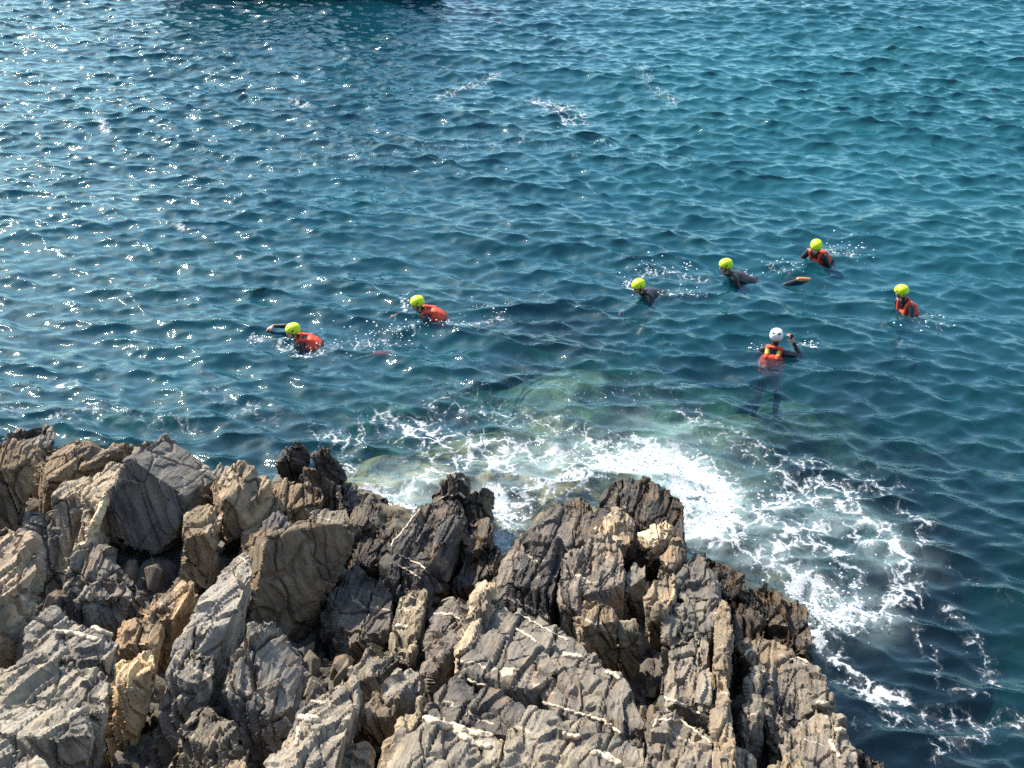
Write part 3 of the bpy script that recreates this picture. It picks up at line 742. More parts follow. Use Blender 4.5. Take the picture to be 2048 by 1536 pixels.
# ------------------------------------------------------------------ the sea: a wave spectrum summed into a real surface
def wave_tile(N, L, lam, amp, direction, spread, seed, lmin=0.13):
    r = np.random.default_rng(seed)
    kx = np.fft.fftfreq(N, L / N) * 2 * math.pi
    KX, KY = np.meshgrid(kx, kx)
    K = np.hypot(KX, KY); K[0, 0] = 1e9
    kp = 2 * math.pi / lam
    cosd = (KX * direction[0] + KY * direction[1]) / K
    S = K ** -5.0 * np.exp(-(kp / K) ** 2) * (0.03 + np.abs(cosd) ** spread) * np.exp(-(K * lmin / (2 * math.pi)) ** 2)
    S[0, 0] = 0
    Hk = np.sqrt(S) * (r.normal(size=(N, N)) + 1j * r.normal(size=(N, N)))
    h = np.fft.ifft2(Hk)
    s = amp / h.real.std()
    h = h.real * s
    dx = np.fft.ifft2(Hk * 1j * KX / K).real * s
    dy = np.fft.ifft2(Hk * 1j * KY / K).real * s
    return h, dx, dy


def sample(tile, L, X, Y):
    N = tile.shape[0]
    u, v = (X / L * N) % N, (Y / L * N) % N
    i, j = u.astype(int) % N, v.astype(int) % N
    fu, fv = u - np.floor(u), v - np.floor(v)
    i2, j2 = (i + 1) % N, (j + 1) % N
    return (tile[j, i] * (1 - fu) + tile[j, i2] * fu) * (1 - fv) + (tile[j2, i] * (1 - fu) + tile[j2, i2] * fu) * fv


wx = graded(-15.5, 15.5, 0.038, -420, 420)
wy = graded(6.5, 36.5, 0.036, -62, 620)
WX, WY = np.meshgrid(wx, wy)
ca, sa = math.cos(0.35), math.sin(0.35)
fade = np.exp(-np.hypot(np.maximum(np.abs(WX) - 22, 0), np.maximum(WY - 44, 0) + np.maximum(3 - WY, 0)) / 12)
H = np.zeros(WX.shape); DX = H.copy(); DY = H.copy()
for (N, L, lam, amp, dr, sp, seed, rot, chop) in [
        (512, 13.0, 0.70, 0.0235, (0.26, 0.965), 6.0, 11, 0.0, 1.0),
        (512, 8.3, 0.40, 0.0135, (-0.05, 1.0), 4.0, 23, 0.35, 0.9),
        (256, 29.0, 4.0, 0.035, (0.25, 0.97), 8.0, 5, 0.0, 1.0)]:
    c_, s_ = math.cos(rot), math.sin(rot)
    U, V = WX * c_ - WY * s_, WX * s_ + WY * c_
    t = wave_tile(N, L, lam, amp, dr, sp, seed)
    h = sample(t[0], L, U, V); dx = sample(t[1], L, U, V); dy = sample(t[2], L, U, V)
    H += h * fade; DX += chop * (dx * c_ + dy * s_) * fade; DY += chop * (-dx * s_ + dy * c_) * fade

# where the foam lies: strokes followed on the water (photo points put onto the sea), width in metres, cover
FOAM = [
    ([(650, 872), (700, 880), (760, 830), (830, 862), (880, 905)], 0.35, 0.50), ([(700, 930), (690, 890), (640, 860)], 0.22, 0.5), ([(800, 880), (810, 900), (800, 930), (730, 960)], 0.25, 0.35),
    ([(735, 985), (800, 990), (860, 950), (960, 892), (1010, 930)], 0.30, 0.62), ([(800, 1020), (770, 1040)], 0.3, 0.7),
    ([(880, 810), (1000, 822), (1100, 850), (1200, 880), (1290, 892)], 0.50, 0.42), ([(830, 850), (900, 880), (1000, 885), (1100, 905)], 0.35, 0.65),
    ([(1100, 905), (1150, 930), (1110, 965), (1030, 1000), (1000, 1050)], 0.36, 0.64), ([(1180, 880), (1200, 940), (1150, 965)], 0.4, 0.6), ([(985, 985), (1010, 1030), (990, 1075), (970, 1100)], 0.22, 0.78),
    ([(1215, 925), (1300, 910), (1370, 925), (1430, 970), (1445, 1030), (1400, 1060)], 0.38, 1.0), ([(1350, 960), (1390, 1000), (1390, 1050)], 0.3, 0.8),
    ([(1385, 1085), (1450, 1085), (1520, 1130), (1580, 1160), (1640, 1180)], 0.26, 0.66), ([(1440, 1050), (1500, 1120), (1560, 1130)], 0.3, 0.55), ([(1600, 1190), (1625, 1170), (1660, 1200)], 0.2, 0.8),
    ([(1480, 1020), (1580, 985), (1680, 1000), (1760, 1060), (1805, 1120), (1815, 1190), (1765, 1230), (1690, 1250), (1625, 1235)], 0.26, 0.62),
    ([(1380, 840), (1480, 880), (1560, 920), (1640, 930), (1720, 962), (1765, 975)], 0.45, 0.45), ([(1560, 940), (1600, 980), (1660, 960), (1710, 1000)], 0.28, 0.54),
    ([(1460, 1000), (1560, 1065), (1650, 1050), (1770, 1090)], 0.28, 0.58), ([(1560, 1100), (1620, 1090), (1690, 1120), (1705, 1165)], 0.22, 0.62), ([(1790, 1010), (1860, 1050), (1830, 1100)], 0.16, 0.50),
    ([(1618, 1200), (1630, 1265), (1680, 1325), (1745, 1372), (1810, 1392)], 0.13, 0.72), ([(1640, 1215), (1680, 1235), (1720, 1215)], 0.26, 0.85), ([(1650, 1275), (1700, 1345), (1750, 1390)], 0.2, 0.5),
    ([(1815, 1235), (1865, 1310), (1895, 1372), (1955, 1392)], 0.16, 0.42), ([(1900, 1225), (1945, 1280), (1990, 1345)], 0.18, 0.44), ([(1780, 1425), (1880, 1430), (2000, 1440), (2048, 1450)], 0.26, 0.42), ([(1870, 1500), (1900, 1480), (1960, 1460)], 0.18, 0.46), ([(1715, 1445), (1810, 1425)], 0.14, 0.48), ([(1900, 1150), (1990, 1190), (2048, 1215)], 0.3, 0.28),
    ([(1000, 770), (1150, 780), (1320, 770)], 0.8, 0.30), ([(1180, 720), (1240, 700), (1330, 690)], 0.5, 0.26), ([(860, 770), (960, 790)], 0.4, 0.34), ([(390, 775), (450, 800), (550, 840)], 0.35, 0.38), ([(130, 770), (160, 765)], 0.12, 0.7), ([(120, 840), (220, 820), (300, 840), (380, 850)], 0.35, 0.40), ([(0, 840), (40, 830)], 0.2, 0.45),
    ([(1080, 195), (1130, 210), (1150, 240)], 0.5, 0.56), ([(880, 190), (990, 150)], 0.4, 0.5), ([(1280, 130), (1290, 170), (1340, 200)], 0.4, 0.42), ([(700, 310), (900, 290), (1100, 280), (1300, 320)], 1.4, 0.31), ([(580, 205), (610, 212)], 0.2, 0.6), ([(205, 245), (212, 262)], 0.15, 0.7), ([(355, 462), (365, 466)], 0.1, 0.7), ([(1600, 230), (1750, 190)], 1.0, 0.16),
    # wash thrown up by the swimmers
    ([(690, 690), (750, 680), (820, 660)], 0.22, 0.52), ([(560, 690), (600, 710), (660, 700)], 0.14, 0.55), ([(505, 675), (525, 685)], 0.08, 0.6), ([(800, 600), (812, 625)], 0.08, 0.55), ([(880, 640), (930, 655), (1000, 635)], 0.12, 0.45), ([(1250, 560), (1262, 580)], 0.08, 0.6), ([(1290, 545), (1340, 545), (1400, 560)], 0.18, 0.50), ([(1310, 590), (1410, 595)], 0.16, 0.42), ([(1430, 545), (1470, 560)], 0.10, 0.40), ([(1540, 535), (1575, 545)], 0.14, 0.46), ([(1660, 500), (1700, 510)], 0.18, 0.5), ([(1840, 640), (1880, 650)], 0.25, 0.42), ([(1510, 690), (1525, 700)], 0.06, 0.5), ([(1600, 690), (1625, 697)], 0.08, 0.5), ([(1480, 585), (1510, 600)], 0.1, 0.4)]
foam = np.full(WX.shape, 0.035)
foam += 0.05 * sstep(26, 12, WY) * sstep(-2, 3, WX) + 0.03 * sstep(20, 30, WY)
for pts, wid, cov in FOAM:
    q = [at(a, b)[:2] for a, b in pts]
    x0, x1 = min(p[0] for p in q) - 3 * wid, max(p[0] for p in q) + 3 * wid
    y0, y1 = min(p[1] for p in q) - 3 * wid, max(p[1] for p in q) + 3 * wid
    i0, i1 = np.searchsorted(wx, [x0, x1]); j0, j1 = np.searchsorted(wy, [y0, y1])
    X, Y = WX[j0:j1, i0:i1], WY[j0:j1, i0:i1]
    d = seg_dist(X, Y, q)
    foam[j0:j1, i0:i1] = np.maximum(foam[j0:j1, i0:i1], cov * np.exp(-(d / wid) ** 2 * 0.9))
AER = [([(1330, 940), (1390, 990), (1410, 1040)], 0.6, 0.85), ([(1240, 920), (1340, 920)], 0.4, 0.6), ([(1600, 1020), (1720, 1060), (1780, 1120)], 0.4, 0.30), ([(1640, 1210), (1690, 1235), (1740, 1230)], 0.3, 0.5), ([(760, 1000), (830, 970)], 0.35, 0.45), ([(980, 1000), (985, 1060)], 0.3, 0.5), ([(1050, 920), (1180, 910)], 0.5, 0.35), ([(1290, 840), (1420, 880)], 0.4, 0.22), ([(1480, 1090), (1560, 1120)], 0.4, 0.4), ([(1470, 1040), (1580, 1030)], 0.4, 0.35)]
aer = np.zeros(WX.shape)
for pts, wid, cov in AER:
    q = [at(a, b)[:2] for a, b in pts]
    d = seg_dist(WX, WY, q)
    aer = np.maximum(aer, cov * np.exp(-(d / wid) ** 2))

gust = fbm(np.stack([WX.ravel() * 0.16, WY.ravel() * 0.10, 0 * WX.ravel()], 1), 3).reshape(WX.shape)
calm = (1 - 0.45 * sstep(0.6, 1.0, foam)) * (1.0 + 0.55 * np.clip(gust, -0.6, 0.6))
DX *= calm; DY *= calm
H *= calm
P = np.stack([(WX + DX).ravel(), (WY + DY).ravel(), H.ravel()], 1)
WATER_H = (wx, wy, H)
nx, ny = len(wx), len(wy)
fl = grid_faces(nx, ny)
# close the body of water: sides and bottom far below the sea bed
ids = np.arange(nx * ny).reshape(ny, nx)
loop = np.concatenate([ids[0, :-1], ids[:-1, -1], ids[-1, :0:-1], ids[:0:-1, 0]])
low = P[loop].copy(); low[:, 2] = -25.0
b0 = len(P)
li = b0 + np.arange(len(loop))
side = np.stack([loop, li, np.roll(li, -1), np.roll(loop, -1)], 1)
cen = len(P) + len(low)
P2 = np.concatenate([P, low, [[0, 280, -25.0]]])
bot = np.stack([li, np.full(len(li), cen), np.full(len(li), cen), np.roll(li, -1)], 1)
me = mesh_from('water', P2, np.concatenate([fl, side]))
bm = bmesh.new(); bm.from_mesh(me); bm.verts.ensure_lookup_table()
vs = [bm.verts[i] for i in li]
cv = bm.verts[cen]
for a, b in zip(vs, vs[1:] + vs[:1]):
    try: bm.faces.new((a, cv, b))
    except ValueError: pass
bm.to_mesh(me); bm.free()
pad = np.zeros(len(P2) - len(P))
set_attr(me, 'foam', np.concatenate([foam.ravel(), pad]))
set_attr(me, 'aer', np.concatenate([aer.ravel(), pad]))
cx_, cy_ = np.arange(-24, 24.01, 0.25), np.arange(0, 46.01, 0.25)
CX, CY = np.meshgrid(cx_, cy_)
dep = np.maximum(-ground_z(CX, CY), 0)
uu = np.clip((WX.ravel() + 24) / 0.25, 0, len(cx_) - 1.001); vv = np.clip(WY.ravel() / 0.25, 0, len(cy_) - 1.001)
i_, j_ = uu.astype(int), vv.astype(int); fu, fv = uu - i_, vv - j_
dd = (dep[j_, i_] * (1 - fu) + dep[j_, i_ + 1] * fu) * (1 - fv) + (dep[j_ + 1, i_] * (1 - fu) + dep[j_ + 1, i_ + 1] * fu) * fv
cloud = np.full(WX.shape, 0.72)
for px, py, rx, ry, v in [(1950, 150, 9, 9, 0.36), (1500, 250, 6, 6, 0.12), (1950, 1150, 4.5, 3.2, -0.40), (1900, 1450, 4.0, 2.6, -0.45), (1850, 850, 3.0, 2.0, -0.18), (1140, 690, 1.3, 1.4, -0.30), (1480, 830, 1.1, 0.9, -0.24), (1350, 850, 1.6, 1.0, -0.1), (1650, 880, 1.6, 1.2, -0.1), (600, 20, 5, 4, -0.25)]:  # last entry also darkens the water colour where the boat's reflection hangs
    q = at(px, py)
    cloud += v * np.exp(-((WX - q[0]) / rx) ** 2 - ((WY - q[1]) / ry) ** 2)
cloud = np.clip(cloud, 0.1, 1.2).ravel()
set_attr(me, 'milkiness', np.concatenate([(1 - np.exp(-dd * 0.75)) * np.clip(cloud, 0, 1), pad]))
set_attr(me, 'cloud', np.concatenate([cloud, pad]))

k = NT('sea_water')
pos = k.n('NewGeometry').outputs['Position']
flat = k.map(pos, (1, 1, 0.0))
# small ripples the mesh is too coarse for
r1 = k.noise(k.map(pos, (5.0, 9.0, 0.0), (0, 0, -0.3)), 1.0, 4, 0.6, 0.5)
r2 = k.noise(k.map(pos, (14.0, 24.0, 0.0), (0, 0, 0.2)), 1.0, 4, 0.6, 0.4)
hgt = k.math('MULTIPLY_ADD', r2, 0.30, r1)
bmp = k.n('Bump', {'Height': hgt, 'Strength': 0.2, 'Distance': 0.03})
# foam lace
fo = k.attr('foam')
wv = k.n('VectorMath', operation='MULTIPLY_ADD')
nzc = k.n('TexNoise', {'Vector': flat, 'Scale': 2.4, 'Detail': 4, 'Roughness': 0.6})
k.set(wv.inputs[0], nzc.outputs[1]); wv.inputs[1].default_value = (0.55, 0.55, 0); k.set(wv.inputs[2], flat)
wp = wv.outputs[0]
vor = k.n('TexVoronoi', {'Vector': k.map(wp, (4.6, 3.6, 1)), 'Scale': 1.0}, feature='DISTANCE_TO_EDGE').outputs['Distance']
vor2 = k.n('TexVoronoi', {'Vector': k.map(wp, (12.0, 10.0, 1)), 'Scale': 1.0}, feature='DISTANCE_TO_EDGE').outputs['Distance']
lace = k.math('ADD', k.rng(vor, 0.0, 0.22, 0.62, 0.0, False), k.rng(vor2, 0.0, 0.24, 0.30, 0.0, False))
spk = k.noise(flat, 15.0, 5, 0.75)
clump = k.noise(wp, 3.2, 5, 0.65)
pat = k.math('MULTIPLY_ADD', spk, 0.62, k.math('MULTIPLY_ADD', clump, 0.45, k.math('MULTIPLY', lace, 0.52)))
# pattern runs about 0.35 .. 1.2: cover moves the threshold
thr = k.rng(fo, 0.0, 1.0, 1.20, 0.47, False)
cover = k.rng(k.math('SUBTRACT', pat, thr), -0.03, 0.17)
film = k.math('MULTIPLY', k.rng(k.math('SUBTRACT', pat, thr), -0.22, 0.08), 0.13)
fm = k.math('MAXIMUM', cover, k.math('MULTIPLY', film, k.rng(fo, 0.15, 0.5)))
fk = k.noise(flat, 15.0, 3, 0.6)
fk0 = k.math('MULTIPLY_ADD', k.rng(k.noise(flat, 0.8, 3), 0.35, 0.65), -0.05, k.math('MULTIPLY_ADD', fo, -0.22, 0.80))
fleck = k.rng(k.math('SUBTRACT', fk, fk0), 0.0, 0.03)
fm = k.math('MAXIMUM', fm, fleck)
fcol = k.mix(spk, (0.34, 0.385, 0.41), (0.52, 0.55, 0.56))
fbp = k.n('Bump', {'Height': pat, 'Strength': 0.6, 'Distance': 0.03})
foam_s = k.n('BsdfDiffuse', {'Color': fcol, 'Normal': fbp})
# the body of the water: clear, with a little milk of bubbles and plankton in it
fres = k.n('Fresnel', {'IOR': 1.48, 'Normal': bmp})
gl = k.n('BsdfGlossy', {'Color': (0.70, 0.95, 1.0), 'Roughness': 0.03, 'Normal': bmp})
tr = k.n('BsdfTransparent', {'Color': (1, 1, 1)})
turb = k.n('BsdfDiffuse', {'Color': k.mix(k.rng(k.attr('cloud'), 0.5, 1.15), (0.005, 0.044, 0.070), (0.009, 0.080, 0.098))})
milk = k.n('BsdfDiffuse', {'Color': (0.42, 0.56, 0.54)})
body = k.n('MixShader', {0: k.attr('milkiness'), 1: tr, 2: turb})
body = k.n('MixShader', {0: k.math('MULTIPLY', k.attr('aer'), k.rng(k.noise(wp, 2.2, 5, 0.65), 0.30, 0.62)), 1: body, 2: milk})
# light coming up or going down through the surface from below is not mirrored back
frf = k.math('MULTIPLY', fres.outputs[0], k.math('SUBTRACT', 1.0, k.n('NewGeometry').outputs['Backfacing']))
surf = k.n('MixShader', {0: frf, 1: body, 2: gl})
surf = k.n('MixShader', {0: fm, 1: surf, 2: foam_s})
k.surf(surf)
vol = k.n('VolumeAbsorption', {'Color': (0.0, 0.72, 0.83), 'Density': 0.42})
k.set(k.out.inputs[1], vol)
me.materials.append(k.m)
water = tag(link_mesh('water', me), kind='structure')
# ------------------------------------------------------------------ the swimmers
M_SUIT = simple('wetsuit_neoprene', (0.016, 0.017, 0.022), 0.42, 0.45, 0.25, 25, 0.2)
M_SKIN = simple('skin', (0.46, 0.27, 0.19), 0.5, 0.4, 0.08, 40, 0.05)
M_EYE = simple('eye', (0.05, 0.035, 0.03), 0.25, 0.5, 0.0, 10, 0.0)
M_LIP = simple('lip', (0.36, 0.15, 0.12), 0.45, 0.4, 0.05, 40, 0.0)
M_LIME = simple('lime_helmet_shell', (0.62, 0.85, 0.012), 0.32, 0.5, 0.04, 12, 0.03)
M_WHITE = simple('white_helmet_shell', (0.80, 0.79, 0.77), 0.35, 0.5, 0.04, 12, 0.03)
M_HOLE = simple('dark_padding', (0.02, 0.02, 0.02), 0.8, 0.2, 0.1, 30, 0.1)
M_VEST = simple('orange_red_vest_cloth', (0.60, 0.062, 0.022), 0.6, 0.35, 0.14, 22, 0.35)
M_YEL = simple('yellow_panel', (0.80, 0.50, 0.08), 0.6, 0.3, 0.1, 22, 0.2)
M_STRAP = simple('black_webbing', (0.02, 0.02, 0.024), 0.7, 0.3, 0.1, 60, 0.2)
M_BLUE = simple('blue_stripe_cloth', (0.03, 0.12, 0.42), 0.5, 0.4, 0.1, 40, 0.1)
M_PALE = simple('pale_strap', (0.62, 0.66, 0.70), 0.5, 0.4, 0.06, 40, 0.1)
M_SHOE_R = simple('red_neoprene_shoe', (0.62, 0.10, 0.08), 0.5, 0.4, 0.1, 30, 0.2)
M_SHOE_O = simple('tan_orange_shoe', (0.52, 0.26, 0.09), 0.5, 0.4, 0.1, 30, 0.2)
M_SHOE_K = simple('black_neoprene_shoe', (0.022, 0.022, 0.026), 0.5, 0.4, 0.1, 30, 0.2)
M_RADIO = simple('black_plastic', (0.018, 0.018, 0.02), 0.4, 0.5, 0.1, 30, 0.1)

_sph = bmesh.new(); bmesh.ops.create_icosphere(_sph, subdivisions=2, radius=1.0)
UNIT = np.array([v.co[:] for v in _sph.verts]); _sph.free()


def V(*a): return np.array(a, dtype=float)
def unit(v): return v / (np.linalg.norm(v) + 1e-12)


def blob(bm, nodes):
    """hull of a few ellipsoids: nodes are (centre, radii or radius, axes or None)"""
    pts = []
    for c, r, ax in nodes:
        s = UNIT * (np.array(r) if np.ndim(r) else r)
        if ax is not None: s = s @ np.array(ax)
        pts.append(s + c)
    hb = hull_bm(np.concatenate(pts))
    t = bpy.data.meshes.new('t'); hb.to_mesh(t); hb.free()
    bm.from_mesh(t); bpy.data.meshes.remove(t)


def chain(bm, pts, rad):
    for a, b, ra, rb in zip(pts[:-1], pts[1:], rad[:-1], rad[1:]):
        blob(bm, [(a, ra, None), (b, rb, None)])


def smooth_remesh(bm, vox, name, it=3):
    me = remesh(bm, vox, name)
    b2 = bmesh.new(); b2.from_mesh(me)
    for _ in range(it): bmesh.ops.smooth_vert(b2, verts=b2.verts, factor=0.5, use_axis_x=True, use_axis_y=True, use_axis_z=True)
    b2.to_mesh(me); b2.free()
    me.polygons.foreach_set('use_smooth', np.full(len(me.polygons), True))
    return me


def hand(bm, wrist, fwd, palm_n, side, curl):
    """palm, four unequal bent fingers and a thumb that leaves the side of the palm"""
    fwd = unit(fwd); palm_n = unit(palm_n - fwd * palm_n.dot(fwd)); lat = np.cross(palm_n, fwd) * side
    ax = [fwd, lat, palm_n]
    pc = wrist + fwd * 0.055
    blob(bm, [(wrist, 0.024, None), (pc, (0.042, 0.040, 0.015), ax), (wrist + fwd * 0.09, (0.016, 0.041, 0.013), ax)])
    for i, (o, ln) in enumerate(zip((0.032, 0.011, -0.011, -0.031), (0.072, 0.080, 0.074, 0.058))):
        p = wrist + fwd * 0.094 + lat * o
        d = unit(fwd + lat * (0.10 * (o / 0.03)))
        pts, rr = [p], [0.0095]
        for j, f in enumerate((0.45, 0.32, 0.23)):
            ang = curl * (0.5 + 0.5 * j) * (1 + 0.1 * i)
            dd = d * math.cos(ang) + palm_n * math.sin(ang)
            p = p + dd * ln * f
            pts.append(p); rr.append(0.009 - 0.0008 * j)
        chain(bm, pts, rr)
    t0 = wrist + fwd * 0.03 + lat * 0.036
    t1 = t0 + unit(fwd * 0.6 + lat * 0.8 + palm_n * 0.2) * 0.038
    t2 = t1 + unit(fwd * 0.9 + lat * 0.35 + palm_n * (0.2 + curl * 0.4)) * 0.032
    chain(bm, [t0, t1, t2], [0.013, 0.011, 0.009])


def water_z(x, y):
    wx, wy, Hh = WATER_H
    i = int(np.clip(np.searchsorted(wx, x), 1, len(wx) - 2)); j = int(np.clip(np.searchsorted(wy, y), 1, len(wy) - 2))
    return float(Hh[j - 2:j + 3, i - 2:i + 3].mean())


def swimmer(label, px, py, heading, pitch, arms, legs, look=None, helmet='lime', vest=True, shoes=M_SHOE_K, head_up=0.0, extras=(), sink=0.0, roll=0.0):
    """heading: direction in the ground plane; pitch: 0 lies flat on the front, 90 stands upright in the water"""
    hz = 0.26 - sink
    hp = at(px, py, hz)
    hp[2] += water_z(hp[0], hp[1])
    h = unit(V(heading[0], heading[1], 0)); left = V(-h[1], h[0], 0); up = V(0, 0, 1)
    p = R(pitch)
    s = h * math.cos(p) + up * math.sin(p)             # towards the head along the spine
    f = h * math.sin(p) - up * math.cos(p)             # the belly side
    if roll:
        left = left * math.cos(R(roll)) + f * math.sin(R(roll)); f = np.cross(s, left) * -1
    lk = unit(V(look[0], look[1], look[2] if len(look) > 2 else -0.12)) if look is not None else unit(h + V(0, 0, -0.08))
    hup = unit(up + h * head_up * 0.4 - lk * (up + h * head_up * 0.4).dot(lk))
    hlat = np.cross(hup, lk)
    hax = [lk, hlat, hup]
    org = V(hp[0], hp[1], hp[2] - hz)                   # the empty sits at the waterline under the head
    root = bpy.data.objects.new('person', None); COL.objects.link(root)
    root.location = tuple(org); root.scale = (0.93, 0.93, 0.93); root.empty_display_size = 0.2
    tag(root, label, 'swimmer', 'swimmers in the sea off the rocks')
    H0 = V(0, 0, hz)                                    # head centre in the empty's frame
    neck = H0 - hup * 0.135 - lk * 0.025
    N0 = neck - s * 0.05
    bm = bmesh.new()
    # head
    blob(bm, [(H0 + hup * 0.035 - lk * 0.012, (0.098, 0.077, 0.088), hax), (H0 - hup * 0.03 + lk * 0.012, (0.078, 0.066, 0.07), hax)])
    blob(bm, [(H0 - hup * 0.02 + lk * 0.02, (0.066, 0.060, 0.06), hax), (H0 - hup * 0.088 + lk * 0.062, (0.024, 0.026, 0.020), hax), (H0 - hup * 0.06 - lk * 0.01, (0.03, 0.058, 0.03), hax)])
    blob(bm, [(H0 + hup * 0.012 + lk * 0.088, 0.008, None), (H0 - hup * 0.026 + lk * 0.108, 0.012, None), (H0 - hup * 0.03 + lk * 0.085, (0.012, 0.018, 0.010), hax)])
    blob(bm, [(H0 - hup * 0.056 + lk * 0.082, (0.011, 0.024, 0.010), hax)])
    blob(bm, [(H0 + hup * 0.022 + lk * 0.082, (0.012, 0.05, 0.008), hax)])
    for sd in (1, -1):
        blob(bm, [(H0 - hup * 0.008 - lk * 0.012 + hlat * sd * 0.078, (0.02, 0.007, 0.03), hax)])
    # neck and trunk
    chain(bm, [H0 - hup * 0.06 - lk * 0.02, neck, N0 - s * 0.03], [0.056, 0.056, 0.075])
    bax = [f, left, s]
    waist, pel = N0 - s * 0.36, N0 - s * 0.50
    blob(bm, [(N0 - s * 0.06, (0.075, 0.155, 0.055), bax), (N0 - s * 0.19, (0.115, 0.168, 0.10), bax), (waist, (0.095, 0.135, 0.08), bax)])
    blob(bm, [(waist, (0.095, 0.135, 0.08), bax), (pel, (0.105, 0.155, 0.09), bax)])
    # arms
    hands = []
    for sd, (ua, fa, ha, pn, curl) in zip((1, -1), arms):
        cv = lambda a: unit(h * a[0] + left * sd * a[1] + up * a[2])
        sh = N0 - s * 0.055 + left * sd * 0.175
        el = sh + cv(ua) * 0.29
        wr = el + cv(fa) * 0.255
        chain(bm, [N0 - s * 0.05 + left * sd * 0.10, sh, sh + (el - sh) * 0.5, el], [0.07, 0.062, 0.054, 0.043])
        chain(bm, [el, el + (wr - el) * 0.35, wr], [0.043, 0.042, 0.029])
        hand(bm, wr, cv(ha), cv(pn), sd, curl)
        hands.append((sh, el, wr, cv(ha)))
    # legs
    feet = []
    for sd, (ta, ca, fa) in zip((1, -1), legs):
        cv = lambda a: unit(h * a[0] + left * sd * a[1] + up * a[2])
        hip = pel - s * 0.03 + left * sd * 0.085
        kn = hip + cv(ta) * 0.43
        an = kn + cv(ca) * 0.41
        to = an + cv(fa) * 0.16
        chain(bm, [hip, hip + (kn - hip) * 0.45, kn], [0.092, 0.078, 0.056])
        chain(bm, [kn, kn + (an - kn) * 0.35, an], [0.056, 0.056, 0.038])
        chain(bm, [an, an + (to - an) * 0.6, to], [0.040, 0.036, 0.024])
        feet.append((an, to))
    me = smooth_remesh(bm, 0.0065, 'body', 2)
    for m in (M_SUIT, M_SKIN, M_EYE, M_LIP): me.materials.append(m)
    nf = len(me.polygons)
    cen = np.empty(nf * 3, dtype=np.float32); me.polygons.foreach_get('center', cen); cen = cen.reshape(-1, 3).astype(float)
    mi = np.zeros(nf, dtype=np.int32)
    rel = cen - H0
    hd = (np.linalg.norm(rel, axis=1) < 0.155) & (rel @ hup > -0.125) & ((rel @ lk > -0.03) | (rel @ hup > -0.05))
    mi[hd] = 1
    for sh, el, wr, hf in hands:
        mi[((cen - wr) @ hf > -0.005) & (np.linalg.norm(cen - wr, axis=1) < 0.24)] = 1
    for sd in (1, -1):
        mi[np.linalg.norm(cen - (H0 + lk * 0.083 + hlat * sd * 0.032 + hup * 0.006), axis=1) < 0.015] = 2
    mi[hd & (np.abs(rel @ hup + 0.058) < 0.010) & (np.abs(rel @ hlat) < 0.024) & (rel @ lk > 0.07)] = 3
    me.polygons.foreach_set('material_index', mi)
    link_mesh('body', me, root)
    # helmet: a shell cut at the brow and lower over the nape, with vents, a rim and a chin strap
    hm = bmesh.new(); bmesh.ops.create_uvsphere(hm, u_segments=40, v_segments=24, radius=1.0)
    for v in hm.verts:
        c = V(*v.co)
        q = np.sign(c) * np.abs(c) ** 0.92 * V(0.117, 0.102, 0.100)
        v.co = tuple(q)
    dele = [fc for fc in hm.faces if fc.calc_center_median().z < (0.0 if fc.calc_center_median().x > -0.03 else -0.040) - (0.03 if abs(fc.calc_center_median().x + 0.02) < 0.045 else 0)]
    bmesh.ops.delete(hm, geom=dele, context='FACES')
    for fc in hm.faces:
        c = fc.calc_center_median()
        fc.material_index = 0
        for a in (-0.055, 0.0, 0.055):
            if helmet == 'white' and abs(c.x + 0.06 - a * 0.4) < 0.012 and 0.02 < abs(c.y) < 0.06 and 0.0 < c.z < 0.07: fc.material_index = 1
        if abs(abs(c.y) - 0.108) < 0.012 and abs(c.x - 0.01) < 0.02 and 0.015 < c.z < 0.04: fc.material_index = 1
    mm = bpy.data.meshes.new('helmet'); hm.to_mesh(mm); hm.free()
    A = np.array(hax)
    co = np.array([v.co[:] for v in mm.vertices]) @ A + (H0 + hup * 0.042 - lk * 0.01)
    mm.vertices.foreach_set('co', co.astype(np.float32).ravel()); mm.update()
    mm.polygons.foreach_set('use_smooth', np.full(len(mm.polygons), True))
    mm.materials.append(M_LIME if helmet == 'lime' else M_WHITE); mm.materials.append(M_HOLE)
    ho = link_mesh('helmet', mm, root)
    md = ho.modifiers.new('thickness', 'SOLIDIFY'); md.thickness = 0.012; md.offset = 0
    sb = bmesh.new()
    for sd in (1, -1):
        chain(sb, [H0 + hlat * sd * 0.084 + hup * 0.02 + lk * 0.01, H0 + hlat * sd * 0.066 - hup * 0.06 + lk * 0.03, H0 - hup * 0.108 + lk * 0.05], [0.008, 0.007, 0.007])
        chain(sb, [H0 + hlat * sd * 0.082 - lk * 0.05, H0 + hlat * sd * 0.066 - hup * 0.06 + lk * 0.03], [0.007, 0.007])
    sm = smooth_remesh(sb, 0.005, 'chin_strap', 1); sm.materials.append(M_STRAP)
    link_mesh('chin_strap', sm, ho)
    # buoyancy vest: padded body, shoulder straps, collar
    if vest:
        vb = bmesh.new()
        blob(vb, [(N0 - s * 0.14, (0.155, 0.185, 0.06), bax), (N0 - s * 0.24, (0.165, 0.215, 0.09), bax)])
        blob(vb, [(N0 - s * 0.24, (0.165, 0.215, 0.09), bax), (waist - s * 0.02, (0.145, 0.195, 0.08), bax)])
        for sd in (1, -1):
            chain(vb, [N0 - s * 0.16 + f * 0.115 + left * sd * 0.085, N0 + s * 0.012 + left * sd * 0.10 + f * 0.02, N0 + s * 0.012 + left * sd * 0.10 - f * 0.03, N0 - s * 0.15 - f * 0.11 + left * sd * 0.085], [0.045, 0.038, 0.038, 0.045])
